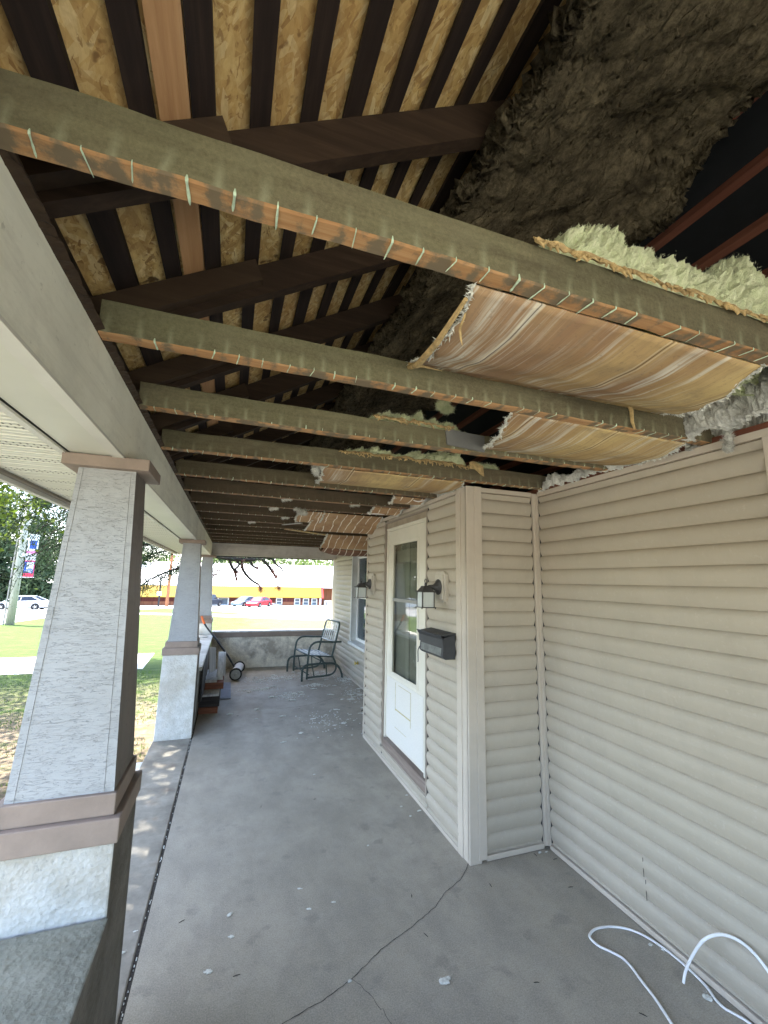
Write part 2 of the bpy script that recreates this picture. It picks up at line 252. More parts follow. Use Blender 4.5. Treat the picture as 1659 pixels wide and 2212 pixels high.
def mat_frost():
    n = N("frosted_lantern_glass"); n.end((.75,.78,.76), .15, None, spec=.6); tr = n.n("ShaderNodeBsdfTransparent"); tr.inputs[0].default_value = (.95,.97,.96,1)
    ms = n.n("ShaderNodeMixShader"); ms.inputs[0].default_value = .45; n.l(n.p.outputs[0], ms.inputs[1]); n.l(tr.outputs[0], ms.inputs[2]); n.l(ms.outputs[0], n.o.inputs[0]); return n.m
M = dict(
 seam=basic("paint_seam", (.30,.30,.295), .4, 40, .9), block=basic("lantern_block", (.52,.475,.40), .1, 9, .6, .15, dirt=(.25,.22,.19), dirt_amt=.6), fringe=mat_fluff("dirty_yellow_fringe", (0.192,0.2,0.112), (.42,.43,.28), (.16,.14,.08), 30), innerdoor=basic("grey_inner_door", (.24,.245,.22), .15, 2.5, .8, .1), fluffmid=mat_fluff("brown_loose_fibres", (0.045,0.036,0.022), (0.285,0.225,0.143), (0.015,0.012,0.009), 12), backlitbark=basic("backlit_spruce_bark", (.028,.023,.019), .4, 9, .95, .8, 25, bd=.02), bouncewarm=basic("warm_bounce_slab", (.40,.385,.31), .12, 1.5, .9, .2, 30), indim=basic("dim_grey_rail", (.30,.30,.275), .1, 5, .8), concrete=mat_concrete(), strip=mat_strip(), siding=mat_siding(),
 trim=basic("beige_trim", (.53,.465,.385), .07, 3, .6, .12, 40, dirt=(.33,.29,.24), dirt_amt=.4),
 beam=mat_paint_wood("beam_dirty_white_paint", (.84,.84,.74), (.42,.41,.34), .45),
 backbeam=mat_paint_wood("end_beam_dirty_white_paint", (.62,.59,.55), (.30,.275,.25), .6, (.06,1,1)),
 soffit=basic("cream_aluminium_soffit", (.60,.60,.52), .06, 2, .45, .05, 30),
 soffit_dark=basic("vent_slots", (.22,.22,.19), .1, 5, .7),
 fascia=basic("fascia_white", (.62,.61,.55), .08, 3, .5, .05), fascia_b=basic("fascia_brown_edge", (.22,.19,.15), .15, 5, .6),
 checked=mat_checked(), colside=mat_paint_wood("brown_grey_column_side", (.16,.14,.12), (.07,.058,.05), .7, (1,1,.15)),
 brown=basic("brown_band_paint", (.26,.205,.17), .15, 6, .75, .3, 80, dirt=(.13,.11,.09), dirt_amt=.6),
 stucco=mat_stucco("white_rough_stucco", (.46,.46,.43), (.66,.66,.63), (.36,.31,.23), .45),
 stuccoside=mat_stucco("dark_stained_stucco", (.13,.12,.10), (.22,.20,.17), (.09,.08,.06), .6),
 backstucco=mat_stucco("grey_stained_stucco", (0.644,0.587,0.487), (0.901,0.825,0.689), (0.258,0.219,0.172), .75, 2.2),
 ledge=mat_stucco("weathered_concrete_cap", (.19,.19,.15), (.27,.27,.22), (.10,.10,.08), .5, 5.),
 whitecap=basic("worn_white_cap", (.55,.55,.53), .12, 9, .7, .3, dirt=(.25,.23,.2), dirt_amt=.8),
 osb=mat_osb(), rafter=mat_wood("old_dark_rafter", (0.019,0.011,0.006), (0.034,0.019,0.011), (0.058,0.034,0.02)),
 rafter2=mat_wood("brown_sister_rafter", (0.031,0.018,0.01), (0.046,0.028,0.016), (0.062,0.04,0.023)),
 lath=mat_wood("dark_roof_board", (0.01,0.006,0.005), (0.022,0.013,0.01), (0.044,0.027,0.018), along=(1,.06,1)),
 newboard=mat_wood("new_pine_board", (0.359,0.187,0.086), (0.452,0.257,0.125), (0.53,0.328,0.172), along=(1,.06,1), sc=40, bump=.12),
 joist=mat_joist(), joistb=mat_joist_bottom(), plaster=basic("plaster_crust", (0.553,0.685,0.52), .25, 50, .9, .6, 200),
 board=mat_board(), kraft=mat_kraft("brown_kraft_paper", (0.289,0.166,0.089), (0.468,0.306,0.17)), kraftdark=mat_kraft("dark_kraft_paper", (.16,.08,.05), (.24,.13,.085)),
 torn=basic("torn_fibre_edge", (.50,.36,.17), .35, 40, .9, .6, 100, dirt=(.2,.13,.07), dirt_amt=.7), greyslab=basic("grey_slab_piece", (.16,.16,.155), .15, 8, .8),
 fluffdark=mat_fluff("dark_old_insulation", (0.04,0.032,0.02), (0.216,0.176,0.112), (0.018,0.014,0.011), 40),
 fluffgreen=mat_fluff("pale_green_insulation", (0.56,0.632,0.342), (0.9,0.911,0.671), (0.6,0.627,0.396), 40),
 fluffgrey=mat_fluff("grey_white_insulation", (0.51,0.501,0.459), (.84,.84,.79), (.38,.38,.34), 60),
 tuftw=basic("white_insulation_bits", (.62,.62,.57), .2, 60, .95, .6, 200),
 felt=basic("black_roofing_felt", (0.005,0.006,0.007), .4, 6, .7, .3, 30), redwood=mat_wood("red_brown_batten", (0.096,0.033,0.02), (0.144,0.051,0.03), (0.198,0.078,0.048), along=(1,.06,1)),
 platewood=mat_wood("red_brown_wall_plate", (.14,.05,.03), (.22,.085,.05), (.30,.13,.08), along=(1,.06,1)),
 door=basic("cream_white_door", (.68,.645,.55), .05, 4, .45, .06, 40, dirt=(.5,.47,.38), dirt_amt=.3),
 doorpanel=basic("textured_white_panel", (.66,.64,.59), .06, 90, .7, .35, 260), tape=basic("yellowed_glue_line", (.48,.42,.22), .25, 60, .8),
 sill=mat_wood("worn_door_sill", (.15,.11,.09), (.24,.19,.155), (.33,.28,.24), along=(1,.06,1)), header=basic("tan_header_board", (.36,.30,.225), .15, 9, .8, .3, 60, dirt=(.2,.16,.12)),
 glass=mat_glass("storm_glass", (.88,.89,.85), .6), wglass=mat_glass("window_glass", (.5,.56,.62), .5), lglass=mat_frost(),
 indark=basic("dim_interior", (.62,.62,.56), .2, 3, .9), inwall=basic("interior_grey", (.62,.62,.56), .15, 3, .8),
 wwhite=basic("white_window_trim", (.58,.59,.58), .08, 5, .6, .1, dirt=(.35,.34,.31), dirt_amt=.5),
 lampmetal=basic("charcoal_metal", (.060,.058,.058), .2, 20, .5, .15, 90), bulb=basic("bulb_white", (.7,.7,.68), .05, 5, .4),
 mailbox=basic("black_mailbox_metal", (.045,.046,.050), .18, 12, .55, .12, 80), mailpale=basic("worn_grey_mailbox_plate", (.17,.18,.17), .3, 30, .6, .2, 90, dirt=(.07,.07,.07), dirt_amt=.8),
 chair=basic("dark_green_metal", (.060,.085,.078), .25, 20, .5, .2, 60), strap=basic("grey_green_slat", (.52,.54,.53), .25, 14, .4, .15, 60),
 rubber=basic("black_rubber", (.02,.02,.02), .3, 30, .8), orange=basic("orange_foam_grip", (.75,.17,.05), .12, 20, .7), blackm=basic("black_paint_and_gap_shadow", (.03,.03,.032), .2, 10, .45),
 wheel=basic("dusty_wheel_hub", (.33,.33,.31), .15, 30, .7), drum=basic("dusty_white_cover", (.5,.5,.48), .15, 20, .6),
 greywood=mat_wood("weathered_grey_board", (.26,.25,.24), (.48,.47,.46), (.68,.67,.66), along=(1,1,.1), sc=24), redbrick=mat_wood("red_brown_block", (.10,.035,.02), (.20,.075,.04), (.28,.12,.07)), blackwood=mat_wood("near_black_wood", (.012,.01,.01), (.03,.026,.026), (.06,.05,.05)),
 slabblue=basic("blue_grey_board", (.24,.25,.29), .12, 9, .8), cord=basic("white_cable", (.78,.78,.78), .03, 4, .4, 0), brass=basic("yellow_brass", (.5,.38,.08), .2, 30, .4, metal=.3), stick=basic("dark_needle", (.04,.035,.03), .3, 40, .9),
 crackm=basic("crack_shadow_soil", (.045,.043,.04), .3, 80, 1.), jointm=basic("joint_grit", (.045,.04,.034), .6, 90, 1., .8, 200),
 ground=mat_ground(), asphalt=basic("pale_asphalt", (.26,.26,.255), .12, 1.2, .9, .2, 30), walk=basic("pale_concrete_drive", (.40,.39,.37), .12, 1.5, .9, .2, 30),
 bark=basic("bark", (.10,.08,.062), .4, 9, .95, .9, 25, stretch=(1,1,.3), bd=.03), needles=mat_leaf("spruce_needles", (.022,.045,.022), (.055,.095,.04), .2), maple=mat_leaf("maple_leaves", (0.042,0.078,0.009), (0.120,0.162,0.024), .5),
 needles2=mat_leaf("dark_hemlock", (.03,.052,.028), (.075,.11,.05), .2), farleaf=mat_leaf("far_foliage", (.06,.10,.03), (.15,.20,.06), .3), needler=basic("red_brown_dead_twigs", (.20,.07,.05), .3, 30, .9),
 polewood=mat_wood("weathered_pole_wood", (.22,.215,.17), (.34,.335,.275), (.45,.44,.37), along=(1,1,.08), sc=9), metalg=basic("grey_conduit", (.30,.27,.24), .15, 10, .6),
 redwall=basic("dark_red_siding", (.13,.035,.03), .35, 3.5, .8, .2, 20, stretch=(1,1,.12)), orwall=basic("orange_brown_wainscot", (.33,.13,.07), .3, 4, .8, .2, 20, stretch=(1,1,.12)), yellow=basic("yellow_metal_roof", (.30,.19,.02), .05, 3, .5, .05), roofw=basic("white_metal_roof", (.80,.79,.78), .03, 1, .5, .05),
 white=basic("white_paint", (.78,.78,.77), .03, 3, .5, .02), wdark=basic("far_window_glass", (.10,.13,.16), .3, 1, .2), redtrim=basic("red_end_trim", (.65,.05,.04), .1, 3, .6),
 carw=basic("white_car_paint", (.70,.73,.75), .02, 2, .25, 0), carr=basic("red_car_paint", (.50,.012,.025), .03, 2, .25, 0), carb=basic("blue_grey_car_paint", (.15,.21,.24), .05, 2, .25, 0), cark=basic("dark_suv_paint", (.04,.045,.06), .05, 2, .25, 0),
 carglass=basic("car_glass", (.025,.03,.045), .2, 2, .08, 0), tyre=basic("tyre", (.018,.018,.018), .2, 20, .85), rim=basic("alloy_rim", (.5,.5,.5), .1, 9, .35, metal=.6), lightr=basic("tail_lamp", (.5,.02,.02), .1, 5, .3), lightw=basic("head_lamp", (.7,.7,.68), .05, 5, .2),
 banb=basic("banner_blue", (.03,.08,.36), .1, 4, .7), banr=basic("banner_red", (.70,.05,.10), .1, 4, .7), banp=basic("banner_pink", (.72,.22,.45), .1, 4, .7), banw=basic("banner_white", (.75,.75,.76), .03, 4, .7), bank=basic("banner_dark_figure", (.12,.12,.12), .1, 9, .7),
 poleor=basic("orange_brown_pole", (.36,.15,.07), .25, 6, .9), house=basic("far_pale_house", (.5,.5,.48), .1, 2, .8), teal=basic("dull_green_box", (.08,.20,.17), .1, 5, .7),
)

# ------------------------------------------------------------------ mesh helpers
class MB:
    def __init__(s): s.v = []; s.f = []; s.mi = []; s.n = 0
    def add(s, vs, fs, m=0):
        b = len(s.v); s.v += [tuple(v) for v in vs]; s.f += [tuple(i+b for i in f) for f in fs]; s.mi += [m]*len(fs) if isinstance(m, int) else list(m); return s
    def hexa(s, p, m=0):   # p: bottom 4 ccw, top 4 ccw ; faces bottom, top, -y, +x, +y, -x
        return s.add(p, [(3,2,1,0), (4,5,6,7), (0,1,5,4), (1,2,6,5), (2,3,7,6), (3,0,4,7)], m)
    def box(s, x0, x1, y0, y1, z0, z1, m=0):
        return s.hexa([(x0,y0,z0),(x1,y0,z0),(x1,y1,z0),(x0,y1,z0),(x0,y0,z1),(x1,y0,z1),(x1,y1,z1),(x0,y1,z1)], m)
    def frus(s, cx, cy, z0, hx0, hy0, z1, hx1, hy1, m=0):
        return s.hexa([(cx-hx0,cy-hy0,z0),(cx+hx0,cy-hy0,z0),(cx+hx0,cy+hy0,z0),(cx-hx0,cy+hy0,z0),(cx-hx1,cy-hy1,z1),(cx+hx1,cy-hy1,z1),(cx+hx1,cy+hy1,z1),(cx-hx1,cy+hy1,z1)], m)
    def bar(s, a, b, w, h, up=(0,0,1), m=0, w2=None, h2=None):
        a, b, up = Vector(a), Vector(b), Vector(up); d = (b-a).normalized(); x = d.cross(up).normalized(); y = x.cross(d)
        w2 = w if w2 is None else w2; h2 = h if h2 is None else h2
        P = [a - x*w/2 - y*h/2, a + x*w/2 - y*h/2, b + x*w2/2 - y*h2/2, b - x*w2/2 - y*h2/2]
        Q = [a - x*w/2 + y*h/2, a + x*w/2 + y*h/2, b + x*w2/2 + y*h2/2, b - x*w2/2 + y*h2/2]
        return s.hexa(P+Q, m)
    def tube(s, pts, r, seg=10, m=0, cap=True, flat=1.):
        pts = [Vector(p) for p in pts]; n = len(pts); rs = r if isinstance(r, (list, tuple)) else [r]*n
        base = len(s.v); prev = None
        for i, p in enumerate(pts):
            d = (pts[min(i+1, n-1)] - pts[max(i-1, 0)])
            d = d.normalized() if d.length > 1e-9 else Vector((0,0,1))
            if prev is None:
                ref = Vector((0,0,1)) if abs(d.z) < .9 else Vector((1,0,0)); x = d.cross(ref).normalized()
            else:
                x = prev - d*prev.dot(d); x = x.normalized() if x.length > 1e-6 else d.orthogonal().normalized()
            prev = x; y = d.cross(x)
            for k in range(seg):
                a = 2*math.pi*k/seg; s.v.append(tuple(p + x*math.cos(a)*rs[i] + y*math.sin(a)*rs[i]*flat))
        for i in range(n-1):
            for k in range(seg):
                a = base+i*seg+k; b = base+i*seg+(k+1) % seg; s.f.append((a, b, b+seg, a+seg)); s.mi.append(m)
        if cap:
            s.f.append(tuple(base+k for k in range(seg))[::-1]); s.mi.append(m)
            s.f.append(tuple(base+(n-1)*seg+k for k in range(seg))); s.mi.append(m)
        return s
    def lathe(s, prof, c, axis='z', seg=20, m=0):   # prof: (r, h)
        b = len(s.v); c = Vector(c)
        for r, h in prof:
            for k in range(seg):
                a = 2*math.pi*k/seg; u, w = r*math.cos(a), r*math.sin(a)
                s.v.append(tuple(c + (Vector((u, w, h)) if axis == 'z' else Vector((h, u, w)) if axis == 'x' else Vector((w, h, u)))))
        for i in range(len(prof)-1):
            for k in range(seg):
                p = b+i*seg+k; q = b+i*seg+(k+1) % seg; s.f.append((p, q, q+seg, p+seg)); s.mi.append(m)
        s.f.append(tuple(b+k for k in range(seg))[::-1]); s.mi.append(m)
        s.f.append(tuple(b+(len(prof)-1)*seg+k for k in range(seg))); s.mi.append(m)
        return s
    def prism(s, poly, axis, a, b_, m=0):   # poly in the other two axes (xz for y, yz for x, xy for z)
        def P(u, w, t): return (u, t, w) if axis == 'y' else (t, u, w) if axis == 'x' else (u, w, t)
        n = len(poly); vs = [P(u, w, a) for u, w in poly] + [P(u, w, b_) for u, w in poly]
        fs = [tuple(range(n)), tuple(range(2*n-1, n-1, -1))] + [(i, i+n, (i+1) % n + n, (i+1) % n) for i in range(n)]
        return s.add(vs, fs, m)
    def grid(s, P, nu, nv, m=0):
        b = len(s.v); s.v += [tuple(P(i/nu, j/nv)) for j in range(nv+1) for i in range(nu+1)]
        for j in range(nv):
            for i in range(nu):
                a = b+j*(nu+1)+i; s.f.append((a, a+1, a+nu+2, a+nu+1)); s.mi.append(m)
        return s
    def build(s, name, mats, parent=None, smooth=False, bevel=0, solid=0, fixn=True):
        org = Vector((0,0,0))
        if parent is not None:
            p = parent
            while p.parent: p = p.parent
            org = Vector(p.location)
        me = bpy.data.meshes.new(name)
        me.from_pydata([(v[0]-org.x, v[1]-org.y, v[2]-org.z) for v in s.v], [], s.f)
        mats = mats if isinstance(mats, (list, tuple)) else [mats]
        for m in mats: me.materials.append(m)
        if len(mats) > 1: me.polygons.foreach_set('material_index', s.mi)
        if fixn:
            bm = bmesh.new(); bm.from_mesh(me); bmesh.ops.recalc_face_normals(bm, faces=bm.faces); bm.to_mesh(me); bm.free()
        if smooth: me.shade_smooth()
        me.update()
        o = bpy.data.objects.new(name, me); COL.objects.link(o)
        if parent is not None: o.parent = parent
        if solid:
            q = o.modifiers.new("solid", 'SOLIDIFY'); q.thickness = solid; q.offset = 0
        if bevel:
            q = o.modifiers.new("bevel", 'BEVEL'); q.width = bevel; q.segments = 2; q.limit_method = 'ANGLE'
        return o
def tag(o, label, cat, group=None, kind=None):
    o['label'] = label; o['category'] = cat
    if group: o['group'] = group
    if kind: o['kind'] = kind
    return o
def thing(name, loc, label, cat, group=None, rz=0):
    o = bpy.data.objects.new(name, None); COL.objects.link(o); o.location = loc; o.rotation_euler = (0,0,rz); o.empty_display_size = .1
    return tag(o, label, cat, group)
def struct(o): o['kind'] = 'structure'; return o
def copy_tree(o, parent=None):
    c = o.copy(); COL.objects.link(c)
    if parent is not None: c.parent = parent
    for ch in list(o.children): copy_tree(ch, c)
    return c
def nz(x, y, z, s=1., o=0.): return noise.noise(Vector((x*s+o, y*s+o*1.3, z*s-o)))
def fbm(x, y, z, s, oct=4, o=0.):
    t = 0; a = 1.
    for k in range(oct): t += a*nz(x, y, z, s*2**k, o+k*3.1); a *= .5
    return t
def smooth_path(pts, n=8):
    P = [Vector(p) for p in pts]; out = []
    for i in range(len(P)-1):
        p0, p1, p2, p3 = P[max(i-1,0)], P[i], P[i+1], P[min(i+2, len(P)-1)]
        for k in range(n):
            t = k/n; out.append(.5*((2*p1)+(-p0+p2)*t+(2*p0-5*p1+4*p2-p3)*t*t+(-p0+3*p1-3*p2+p3)*t**3))
    out.append(P[-1]); return out

# ------------------------------------------------------------------ ground, roads, sky side
def gz(x, y):
    t = min(max(y, 0), 120); z = -.45 - .029*t
    if y > 120: z += (y-120)*.03
    return z
mb = MB()
xs = np.concatenate([np.linspace(-400, -60, 12), np.linspace(-50, 50, 41), np.linspace(60, 400, 12)])
ys = np.concatenate([np.linspace(-80, -5, 8), np.linspace(0, 120, 61), np.linspace(135, 700, 16)])
vs = [(x, y, gz(x, y)) for y in ys for x in xs]; nx = len(xs)
mb.add(vs, [(j*nx+i, j*nx+i+1, (j+1)*nx+i+1, (j+1)*nx+i) for j in range(len(ys)-1) for i in range(nx-1)])
struct(mb.build("ground", M['ground']))
def drape(name, poly_rows, mat, dz=.02):
    """poly_rows: list of (y, x_left, x_right)"""
    m = MB(); rows = []
    for i in range(len(poly_rows)-1):
        (y0,a0,b0), (y1,a1,b1) = poly_rows[i], poly_rows[i+1]; k = max(1, int(abs(y1-y0)/2))
        for j in range(k): t = j/k; rows.append((y0+(y1-y0)*t, a0+(a1-a0)*t, b0+(b1-b0)*t))
    rows.append(poly_rows[-1])
    v = []; n = 8
    for y, a, b in rows:
        for i in range(n+1): x = a+(b-a)*i/n; v.append((x, y, gz(x, y)+dz))
    m.add(v, [(j*(n+1)+i, j*(n+1)+i+1, (j+1)*(n+1)+i+1, (j+1)*(n+1)+i) for j in range(len(rows)-1) for i in range(n)])
    return struct(m.build(name, mat))
drape("road", [(-40,-24,-13.6), (46,-24,-13.6), (56,-60,-11), (64,-80,-6)], M['asphalt'], .012)
drape("side_road", [(64.1,-80,-6), (80,-80,-7), (80.1,-22,-7), (118,-26,-14), (170,-46,-34)], M['asphalt'], .02)
drape("parking_lot", [(37,7.4,26), (42.3,4.4,26), (50.7,-1.2,26), (62.5,-8.6,26), (70,-8.6,26), (73.9,-17,26)], M['asphalt'], .03)
drape("path", [(34.8,6,26), (36.2,5,26), (42.2,-2.5,6), (44,-4,2), (48,-12,-6), (49.3,-12,-9)], M['walk'], .02)
drape("bounce_slab", [(-14,-9,9), (-2.4,-9,9)], M['bouncewarm'], .02)  # slab added out of view to bounce warm daylight up under the roof
drape("driveway", [(14.2,-13.6,-2.2), (17.6,-13.6,-2.4)], M['walk'], .012)
mb = MB()
for k in range(9000):
    if k % 2: x, y = random.uniform(-3.4,-.95), random.uniform(5.5,13.8)
    else: x, y = random.uniform(-7.5,-2.0), random.uniform(6,14)
    if nz(x, y, 0, .9, 4) < -.05 and y < 12: continue
    z = gz(x, y); h = random.uniform(.02,.06); a = random.uniform(0, 6.28); w = .006; dx, dy = math.cos(a)*w, math.sin(a)*w
    lx, ly = random.uniform(-.02,.02), random.uniform(-.02,.02)
    mb.add([(x-dx,y-dy,z),(x+dx,y+dy,z),(x+lx,y+ly,z+h)], [(0,1,2)])
tag(mb.build("grass", mat_leaf("grass_blades", (.05,.10,.015), (.12,.19,.03), .3), fixn=False), "patchy short grass growing in the bare soil beside the porch", "grass", kind='stuff')

# ------------------------------------------------------------------ porch floor
def crack_strip(m, pts, w, z, mi):
    P = []
    for i in range(len(pts)-1):
        a, b = pts[i], pts[i+1]; k = max(2, int(math.dist(a, b)/.012))
        for j in range(k):
            t = j/k; P.append((a[0]+(b[0]-a[0])*t, a[1]+(b[1]-a[1])*t))
    P.append(pts[-1]); Q = []
    for i, p in enumerate(P):
        j = .006*nz(p[0], p[1], 0, 30, 2) + .004*nz(p[0], p[1], 0, 90, 9); Q.append((p[0]+j, p[1]+j*1.3))
    L = []; Rr = []
    for i in range(len(Q)):
        a, b = Q[max(i-1,0)], Q[min(i+1,len(Q)-1)]; d = math.hypot(b[0]-a[0], b[1]-a[1]) or 1; nx_, ny_ = -(b[1]-a[1])/d, (b[0]-a[0])/d
        ww = w*(.5+.9*abs(nz(Q[i][0], Q[i][1], 0, 40, 5)))
        L.append((Q[i][0]+nx_*ww, Q[i][1]+ny_*ww, z)); Rr.append((Q[i][0]-nx_*ww, Q[i][1]-ny_*ww, z))
    n = len(Q); m.add(L+Rr, [(i, i+1, n+i+1, n+i) for i in range(n-1)], mi)
mb = MB(); mb.box(-.281, 2.3, -2.2, 9.4, -.5, 0, 0)
crack_strip(mb, [(1.545,2.65),(1.50,2.60),(1.42,2.53),(1.273,2.457),(1.176,2.378),(.972,2.281),(.827,2.226),(.633,2.11),(.497,2.055),(.376,2.023),(.30,2.005),(.2,1.95)], .0022, .0012, 1)
crack_strip(mb, [(.633,2.11),(.689,2.013),(.719,1.92),(.732,1.873),(.74,1.8)], .0014, .0012, 1)
crack_strip(mb, [(2.15,6.95),(1.8,6.72),(1.55,6.60),(1.3,6.42),(1.0,6.3),(.7,6.28)], .0025, .0012, 1)
struct(mb.build("porch_floor", [M['concrete'], M['crackm']], fixn=False))
mb = MB(); mb.box(-.68, -.300, -2.2, 9.4, -.5, -.006, 0)
struct(mb.build("porch_edge_strip", M['strip'], bevel=.008))
mb = MB(); mb.grid(lambda u, v: (-.3005+.020*u, -2.2+11.6*v, -.012+.004*nz(u*9, v*300, 0)), 1, 500)
struct(mb.build("floor_joint", M['jointm']))
# steps
t = thing("porch_steps", (-1.0, 3.9, -.5), "white edged concrete steps down to the yard between the first two piers", "steps")
MB().box(-1.05,-.685,2.35,5.38,-.6,-.17).build("step", M['whitecap'], t, bevel=.01)
MB().box(-1.42,-1.052,2.35,5.38,-.62,-.34).build("step", M['stucco'], t, bevel=.01)

# ------------------------------------------------------------------ piers / columns
def column(yc, label):
    t = thing("porch_column", (-.48, yc, 0), label, "column", "tapered porch columns on stucco piers")
    cx = -.48
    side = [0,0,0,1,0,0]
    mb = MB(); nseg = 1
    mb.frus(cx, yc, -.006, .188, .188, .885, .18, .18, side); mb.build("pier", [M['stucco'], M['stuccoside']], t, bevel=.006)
    mb = MB(); mb.box(cx-.193, cx+.19, yc-.19, yc+.19, .885, .962, 0); mb.box(cx-.17, cx+.168, yc-.168, yc+.168, .962, 1.03, 0)
    mb.build("pier_cap", M['brown'], t, bevel=.004)
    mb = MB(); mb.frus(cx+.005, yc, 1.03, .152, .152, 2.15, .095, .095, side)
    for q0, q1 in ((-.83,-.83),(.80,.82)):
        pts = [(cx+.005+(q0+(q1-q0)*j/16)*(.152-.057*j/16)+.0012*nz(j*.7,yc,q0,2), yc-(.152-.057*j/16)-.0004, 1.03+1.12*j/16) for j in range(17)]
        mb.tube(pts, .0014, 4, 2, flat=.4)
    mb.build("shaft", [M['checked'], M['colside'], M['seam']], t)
    MB().box(cx-.135, cx+.15, yc-.135, yc+.135, 2.15, 2.194).build("capital", M['brown'], t, bevel=.003)
    return t
column(1.935, "nearest tapered column with cracked white paint, on the grey ledge")
column(5.63, "middle tapered column standing at the far side of the steps")
column(9.2, "farthest tapered column at the back corner behind the mower handle")
def vwob(o, amp=.006, s=9):
    for v in o.data.vertices:
        p = v.co; v.co = p + Vector((nz(p.x,p.y,p.z,s,1), nz(p.x,p.y,p.z,s,5), nz(p.x,p.y,p.z,s,9)))*amp
def kneewall(y0, y1, label, ledge):
    t = thing("knee_wall", (-.48, (y0+y1)/2, 0), label, "wall")
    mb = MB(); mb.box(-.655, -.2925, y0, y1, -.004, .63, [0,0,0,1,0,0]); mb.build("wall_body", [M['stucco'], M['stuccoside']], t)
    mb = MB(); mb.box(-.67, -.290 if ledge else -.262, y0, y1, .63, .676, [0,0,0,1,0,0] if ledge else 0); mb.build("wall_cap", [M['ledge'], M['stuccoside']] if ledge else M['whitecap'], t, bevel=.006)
kneewall(-1.9, 1.742, "low wall with weathered grey concrete top in the near left corner", True)
kneewall(5.825, 9.005, "low wall with worn white cap behind the pile of boards", False)
# back wall
t = thing("back_wall", (.9, 9.3, 0), "low stained grey stucco wall closing the far end of the porch", "wall")
mb = MB(); mb.grid(lambda u, v: (-.288+2.44*u, 9.215+.006*fbm(u*6, v*2, 0, 2, 3), .001+.59*v), 120, 30); mb.box(-.288, 2.153, 9.23, 9.40, 0, .59); mb.build("wall_body", M['backstucco'], t)
MB().box(-.288, 2.153, 9.195, 9.40, .592, .685).build("wall_band", M['brown'], t, bevel=.004)
MB().box(-.288, 2.153, 9.205, 9.415, .686, .708).build("wall_cap", M['whitecap'], t)

# ------------------------------------------------------------------ house
house = thing("house", (3.3, 4.0, 0), "beige vinyl sided house front with projecting entry bay and white storm door", "house")
WX, BX, BY0, BY1 = 2.156, 1.55, 2.64, 4.955
def siding(m, o, d, length, nrm, z0=.035, z1=2.405, nseg=None):
    o, d, nrm = Vector(o), Vector(d), Vector(nrm); nseg = nseg or max(2, int(length/.12))
    prof = []; zt = z1; k = 0
    zb_list = [2.359-.1005*i for i in range(30)]
    prof.append((z1, .000))
    for zb in zb_list:
        if zb >= z1: continue
        zb2 = max(zb, z0); top = prof[-1][0] if len(prof) == 1 else zt; hgt = .1005
        for tt, off in ((.03,.0035), (.08,.0090), (.16,.0140), (.26,.0172), (.37,.0180), (.5,.0168), (.64,.0135), (.78,.0088), (.9,.0035), (.98,-.0006), (1.,-.0002)):
            z = zb+hgt*(1-tt)
            if z < top-1e-4 and z > z0: prof.append((z, off))
        if zb > z0:
            prof.append((zb+.0001, -.0002)); prof.append((zb+.0004, -.0040))
        zt = zb
    b = len(m.v); n = nseg+1
    for z, off in prof:
        for i in range(n):
            s_ = length*i/nseg; w = .0009*nz(s_*3, z*9, off*20, 1.3, 3)
            m.v.append(tuple(o + d*s_ + nrm*(off+w) + Vector((0,0,z))))
    for j in range(len(prof)-1):
        for i in range(nseg):
            a = b+j*n+i; m.f.append((a, a+n, a+n+1, a+1)); m.mi.append(0)
# near wall, right of the bay
mb = MB(); siding(mb, (WX, -1.6, 0), (0,1,0), 4.192, (-1,0,0)); mb.box(WX+.004, WX+.12, -1.6, 9.3, -.3, .03)
mb.box(WX+.006, WX+.12, -1.6, 6.86, .03, 2.43); mb.box(WX+.006, WX+.12, 7.83, 9.6, .03, 2.43); mb.box(WX+.006, WX+.12, 6.86, 7.83, .03, .62); mb.box(WX+.006, WX+.12, 6.86, 7.83, 2.24, 2.43)
mb.build("near_wall_siding", M['siding'], house, fixn=False)
mb = MB(); siding(mb, (WX, 4.96, 0), (0,1,0), 1.86, (-1,0,0)); siding(mb, (WX, 7.86, 0), (0,1,0), 1.36, (-1,0,0))
siding(mb, (WX, 6.82, 0), (0,1,0), 1.04, (-1,0,0), z1=.61); siding(mb, (WX, 6.82, 0), (0,1,0), 1.04, (-1,0,0), z0=2.25)
mb.build("far_wall_siding", M['siding'], house, fixn=False)
# bay
mb = MB(); siding(mb, (1.64, BY0, 0), (1,0,0), .462, (0,-1,0)); mb.box(1.60, WX, BY0+.004, BY0+.05, 0, 2.43); mb.build("bay_side_siding", M['siding'], house, fixn=False)
mb = MB(); siding(mb, (BX, 2.75, 0), (0,1,0), .503, (-1,0,0), z0=.03); siding(mb, (BX, 4.343, 0), (0,1,0), .583, (-1,0,0), z0=.03)
siding(mb, (BX, 3.265, 0), (0,1,0), 1.07, (-1,0,0), z0=.03, z1=.118)
mb.box(BX+.006, BX+.06, 2.66, 3.28, 0, 2.43); mb.box(BX+.006, BX+.06, 4.32, BY1, 0, 2.43); mb.box(BX+.006, BX+.06, 3.28, 4.32, 0, .12); mb.box(BX+.02, BX+.06, 3.28, 4.32, 2.3, 2.43)
mb.box(BX+.006, WX, BY1-.03, BY1, 0, 2.43)
mb.build("bay_front_siding", M['siding'], house, fixn=False)
mb = MB()   # corner post of bay
